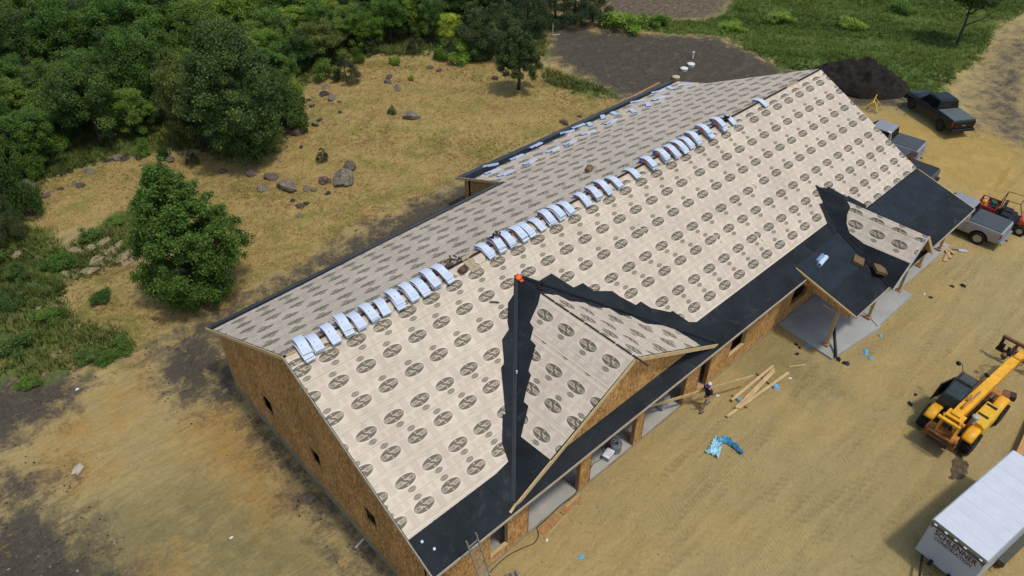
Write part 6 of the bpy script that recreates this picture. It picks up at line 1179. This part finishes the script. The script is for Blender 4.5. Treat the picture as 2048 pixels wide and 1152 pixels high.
me2 = leaf_cloud('crown', 70000, c_, r_, .078, LM['dark'], 79, .5, .85, 1.4); me2.materials.clear(); me2.materials.append(leaf_mat('leaves_tall_dark', (0.0180, 0.0395, 0.0120), (0.0420, 0.0876, 0.0215), (0.0910, 0.1578, 0.0343)))
t = thing('tall_dark_tree', 'tallest dark tree at the front of the wood, overhanging the straw slope', 'tree', (11.0, 27.3, gz(11, 27.3))); o = bpy.data.objects.new('crown', me2); C.objects.link(o); o.parent = t; q = bpy.data.objects.new('trunk', trunk_mesh(56, 9.5, .2, 10, 2, spread=.3)); C.objects.link(q); q.parent = t
named = {0: 'dark domed tree left of the olive tree at the wood edge', 1: 'olive toned tree just left of the tallest dark tree', 3: 'low spreading dark tree right of the tallest dark tree', 10: 'mid green tree at the left frame edge above the grass', 9: 'dark tree at the left frame edge beside the grass clearing',
         21: 'olive tree with a visible pale stem near the cedar on the straw', 25: 'small lime tree behind the conical cedar at the slope top', 27: 'large lime green crown at the top of the frame', 28: 'brightest yellow-green small tree beside the dark evergreens', 38: 'lone dark leaved tree in the meadow at the top right'}
for i, (x, y, h, w_, k) in enumerate(TREES):
    if i == 2: continue
    j = i % 6; crown, trunk = TV[j]
    if k == 'lone':
        cc, rr_ = crown_ctrs(900, 40, 1.0, .62, 1.75); crown = leaf_cloud('crown', 9000, cc, rr_, .05, LM['lone'], 901, .6, .6, .5); trunk = trunk_mesh(901, 2.6, .055, 6)
        plant('lone_tree', crown, trunk, x, y, 6.6, w_, 2.4, LM['lone'], named[38], 'tree'); continue
    plant('broadleaf_tree', crown, trunk, x, y, h*1.04, w_*1.12, 2.6, LM[k], named.get(i, 'leafy tree in the closed woodland canopy across the upper left'), 'tree', None if i in named else 'crowded woodland trees')
cn = {0: 'dark evergreen behind the yellow-green tree', 1: 'dark evergreen left of the pine with a bare trunk', 2: 'dark evergreen at the top of the frame above the single pine', 3: 'dark evergreen left of the black juniper at the field edge', 4: 'blackish juniper at the edge of the dark soil field', 5: 'right-hand juniper beside the brush heap', 6: 'round cedar bush on the straw beside the ledge rocks',
      7: 'small conical cedar at the top of the straw slope', 8: 'low cedar left of the conical cedar', 9: 'dark cedar under the lime crowns at the top', 10: 'tiny seedling cedar alone under the overhanging dark tree', 11: 'tiny cedar at the foot of the dark trees above the nearest tree', 12: 'tiny cedar in the middle of the straw slope', 13: 'narrow dark cedar among the dark trees', 14: 'dark juniper at the left frame edge by the rocks'}
for i, (x, y, h, w_) in enumerate(CEDARS): plant('cedar', CV[i % 3][0], CV[i % 3][1], x, y, h*1.1, w_*1.25, 2.5, LM['cedar'], cn[i], 'cedar')
# the single pine with a bare trunk
rs = np.random.RandomState(500); c_ = []; r_ = []
for i in range(90):
    z = rs.uniform(1.5, 4.9); a = rs.uniform(0, 6.3); rad = (1.85*(1-(z-1.4)/4.4)**.7)*(.35+.65*rs.uniform()**.5); c_.append((rad*math.cos(a), rad*math.sin(a), z)); r_.append(rs.uniform(.22, .42))
me3 = leaf_cloud('crown', 24000, c_, r_, .065, LM['cedar'], 501, .9, .8, 1.0); me3.materials.clear(); me3.materials.append(leaf_mat('needles_olive', (0.0248, 0.0432, 0.0136), (0.0552, 0.0864, 0.0232), (0.1104, 0.1472, 0.0400)))
t = thing('pine_tree', 'single pine with a bare trunk standing on the straw near the dark soil', 'tree', (32.4, 22.5, gz(32.4, 22.5))); o = bpy.data.objects.new('crown', me3); C.objects.link(o); o.parent = t; q = bpy.data.objects.new('trunk', trunk_mesh(57, 5.2, .14, 12, 1, spread=.2)); C.objects.link(q); q.parent = t
for i, (x, y, h, w_, k) in enumerate(BUSHES):
    if x < 3 and y < 27: h *= .42; w_ *= .95; k = ['mid', 'dark'][i % 2]
    plant('shrub', BV[i % 4], None, x, y, h, w_*1.2, 1.0, LM[k], 'low leafy shrub in the undergrowth along the wood edge and weeds', 'shrub', 'shrubs in the undergrowth', 'foliage')
# understory and wood beyond, filling the forest floor between the named trees
rs = np.random.RandomState(321); cnt = 0; PT = [(q[0], q[1]) for q in TREES+CEDARS]
for i in range(4000):
    x, y = rs.uniform(-14, 58), rs.uniform(26, 72)
    if y < 34+max(0, (24-x))*.0 and mask('grass', np.array([x]), np.array([y]), .8)[0] < .9: continue
    if x > 49 or (x < 2.2 and y < 36 and x > -3.5) or (x > 24 and y < 37) : continue
    if mask('straw', np.array([x]), np.array([y]), 4)[0] > .02: continue
    if min((x-a)**2+(y-b_)**2 for a, b_ in PT) < (2.5 if y < 50 else 4.2)**2: continue
    PT.append((x, y)); k = ['mid', 'dark', 'mid', 'olive', 'lime', 'mid', 'dark'][rs.randint(7)]; h = rs.uniform(3.2, 4.8) if y < 50 else rs.uniform(5, 8)
    plant('broadleaf_tree', *TV[rs.randint(6)], x, y, h, h*rs.uniform(.95, 1.2), 2.6, LM[k], 'leafy tree in the closed woodland canopy across the upper left', 'tree', 'crowded woodland trees'); cnt += 1
print('forest fill', cnt)
# grass and straw tufts
def tufts(name, n_, key, rng, mt_, h, seed, label, thr=.5, bl=5):
    rs = np.random.RandomState(seed); X = rs.uniform(rng[0], rng[1], n_*5); Y = rs.uniform(rng[2], rng[3], n_*5); m_ = mask(key, X, Y, 1.5)
    for k in ('track', 'rubble'): m_ = m_*(1-mask(k, X, Y, 2))
    cl = np.sin(X*.7+1)*np.sin(Y*.6)+np.sin(X*1.9+Y*1.3)*.6
    inb = (X > -.3) & (X < 37.6) & (Y > -7.9) & (Y < 12.6); keep = (m_ > thr*rs.uniform(.4, 1.2, X.shape)) & ~inb & (cl > rs.uniform(-1.9, .9, X.shape)); X = X[keep][:n_]; Y = Y[keep][:n_]; Z = gz_np(X, Y); N = len(X)
    S = rs.uniform(h[0], h[1], N); ang = rs.uniform(0, 6.3, (N, bl)); r0 = rs.uniform(0, .5, (N, bl))*S[:, None]; ln = rs.uniform(.35, .95, (N, bl))*S[:, None]; hh = rs.uniform(.5, 1.1, (N, bl))*S[:, None]; wd = S[:, None]*.11
    cx = X[:, None]+np.cos(ang)*r0; cy = Y[:, None]+np.sin(ang)*r0; a2 = ang+rs.normal(size=ang.shape)*.6
    p1 = np.stack([cx-np.sin(a2)*wd, cy+np.cos(a2)*wd, np.broadcast_to(Z[:, None]-.02, cx.shape)], -1); p2 = np.stack([cx+np.sin(a2)*wd, cy-np.cos(a2)*wd, np.broadcast_to(Z[:, None]-.02, cx.shape)], -1)
    p3 = np.stack([cx+np.cos(a2)*ln, cy+np.sin(a2)*ln, Z[:, None]+hh], -1); V_ = np.stack([p1, p2, p3], 2).reshape(-1, 3); F_ = np.arange(len(V_)).reshape(-1, 3)
    me = bpy.data.meshes.new(name); me.from_pydata(V_.tolist(), [], F_.tolist()); me.materials.append(mt_); at = me.attributes.new('tint', 'FLOAT', 'POINT')
    tt = np.clip(.5+.25*np.sin(X*.5+Y*.3)+rs.uniform(-.45, .45, N), 0, 1); at.data.foreach_set('value', np.repeat(tt, bl*3).astype(np.float32)); o = bpy.data.objects.new(name, me); C.objects.link(o); o['kind'] = 'stuff'; o['label'] = label; return o
GRM = leaf_mat('grass_blades', (0.0369, 0.0567, 0.0126), (0.0738, 0.1143, 0.0198), (0.1485, 0.1530, 0.0405)); STM = leaf_mat('straw_blades', (0.162, 0.114, 0.041), (0.324, 0.234, 0.088), (0.487, 0.370, 0.146)); MDM = leaf_mat('meadow_blades', (0.0396, 0.0792, 0.0115), (0.0792, 0.1440, 0.0202), (0.1440, 0.1872, 0.0360))
tufts('grass_tufts', 26000, 'grass', (-14, 44, 12, 42), GRM, (.14, .42), 61, 'tall green grass and weeds at the wood edge')
tufts('meadow_grass', 26000, 'grass', (46, 92, -4, 36), MDM, (.12, .38), 62, 'meadow grass beyond the dark soil')
tufts('straw_tufts', 26000, 'straw', (-6, 42, 12, 42), STM, (.05, .17), 63, 'dry straw lying on the slope', .5, 5)
tufts('weed_sprigs', 1800, 'soil', (-12, 56, 7, 32), GRM, (.05, .16), 64, 'sparse sprigs on the bare soil', .5, 4)

# ------------------------------------------------------------------ labels that single out each of the many alike things: by colour, depth row and count from the left
def num_word(k):
    if k < 40: return ORD[k]
    tens = ['', '', '', '', 'forty', 'fifty', 'sixty', 'seventy'][(k+1)//10]; r_ = (k+1) % 10; return tens[:-1]+'ieth' if r_ == 0 else tens+'-'+ORD[r_-1]
def view(o): v = cam.matrix_world.inverted() @ o.location; return v.x/-v.z, v.y/-v.z
def relabel(group, rows, fmt):
    obs = [o for o in C.objects if o.get('group') == group]; obs.sort(key=lambda o: view(o)[1]); n_ = len(obs); k = 0
    for ri, rn in enumerate(rows):
        part = obs[k:(n_*(ri+1))//len(rows)]; k = (n_*(ri+1))//len(rows); part.sort(key=lambda o: view(o)[0])
        for j, o in enumerate(part): o['label'] = fmt(o, rn, num_word(j))
COLN = {'leaves_dark': 'dark green', 'leaves_mid': 'green', 'leaves_olive': 'olive green', 'leaves_lime': 'yellow-green', 'leaves_bright': 'bright'}
relabel('crowded woodland trees', ['front', 'second', 'third', 'fourth', 'fifth', 'rearmost'], lambda o, rn, w: f"{COLN.get(o.children[0].material_slots[0].material.name, 'green')} woodland tree, {w} from the left in the {rn} row")
relabel('shrubs in the undergrowth', ['nearest', 'middle', 'farthest'], lambda o, rn, w: f'low leafy shrub at the wood edge, {w} from the left in the {rn} band')
relabel('tan ledge slabs by the nearest tree', ['lower', 'middle', 'upper'], lambda o, rn, w: f'tan ledge slab by the nearest tree, {w} from left in {rn} row')
relabel('small rocks strewn over the straw slope', ['lower', 'middle', 'upper'], lambda o, rn, w: f'small rock on the straw slope, {w} from the left in its {rn} part')
relabel('dark ledge rocks at the wood edge', ['lower', 'upper'], lambda o, rn, w: f'dark ledge rock along the wood edge, {w} from the left in the {rn} row')
relabel('half buried stones at the left', ['lower', 'upper'], lambda o, rn, w: f'half buried stone at the left, {w} from the left in the {rn} row')
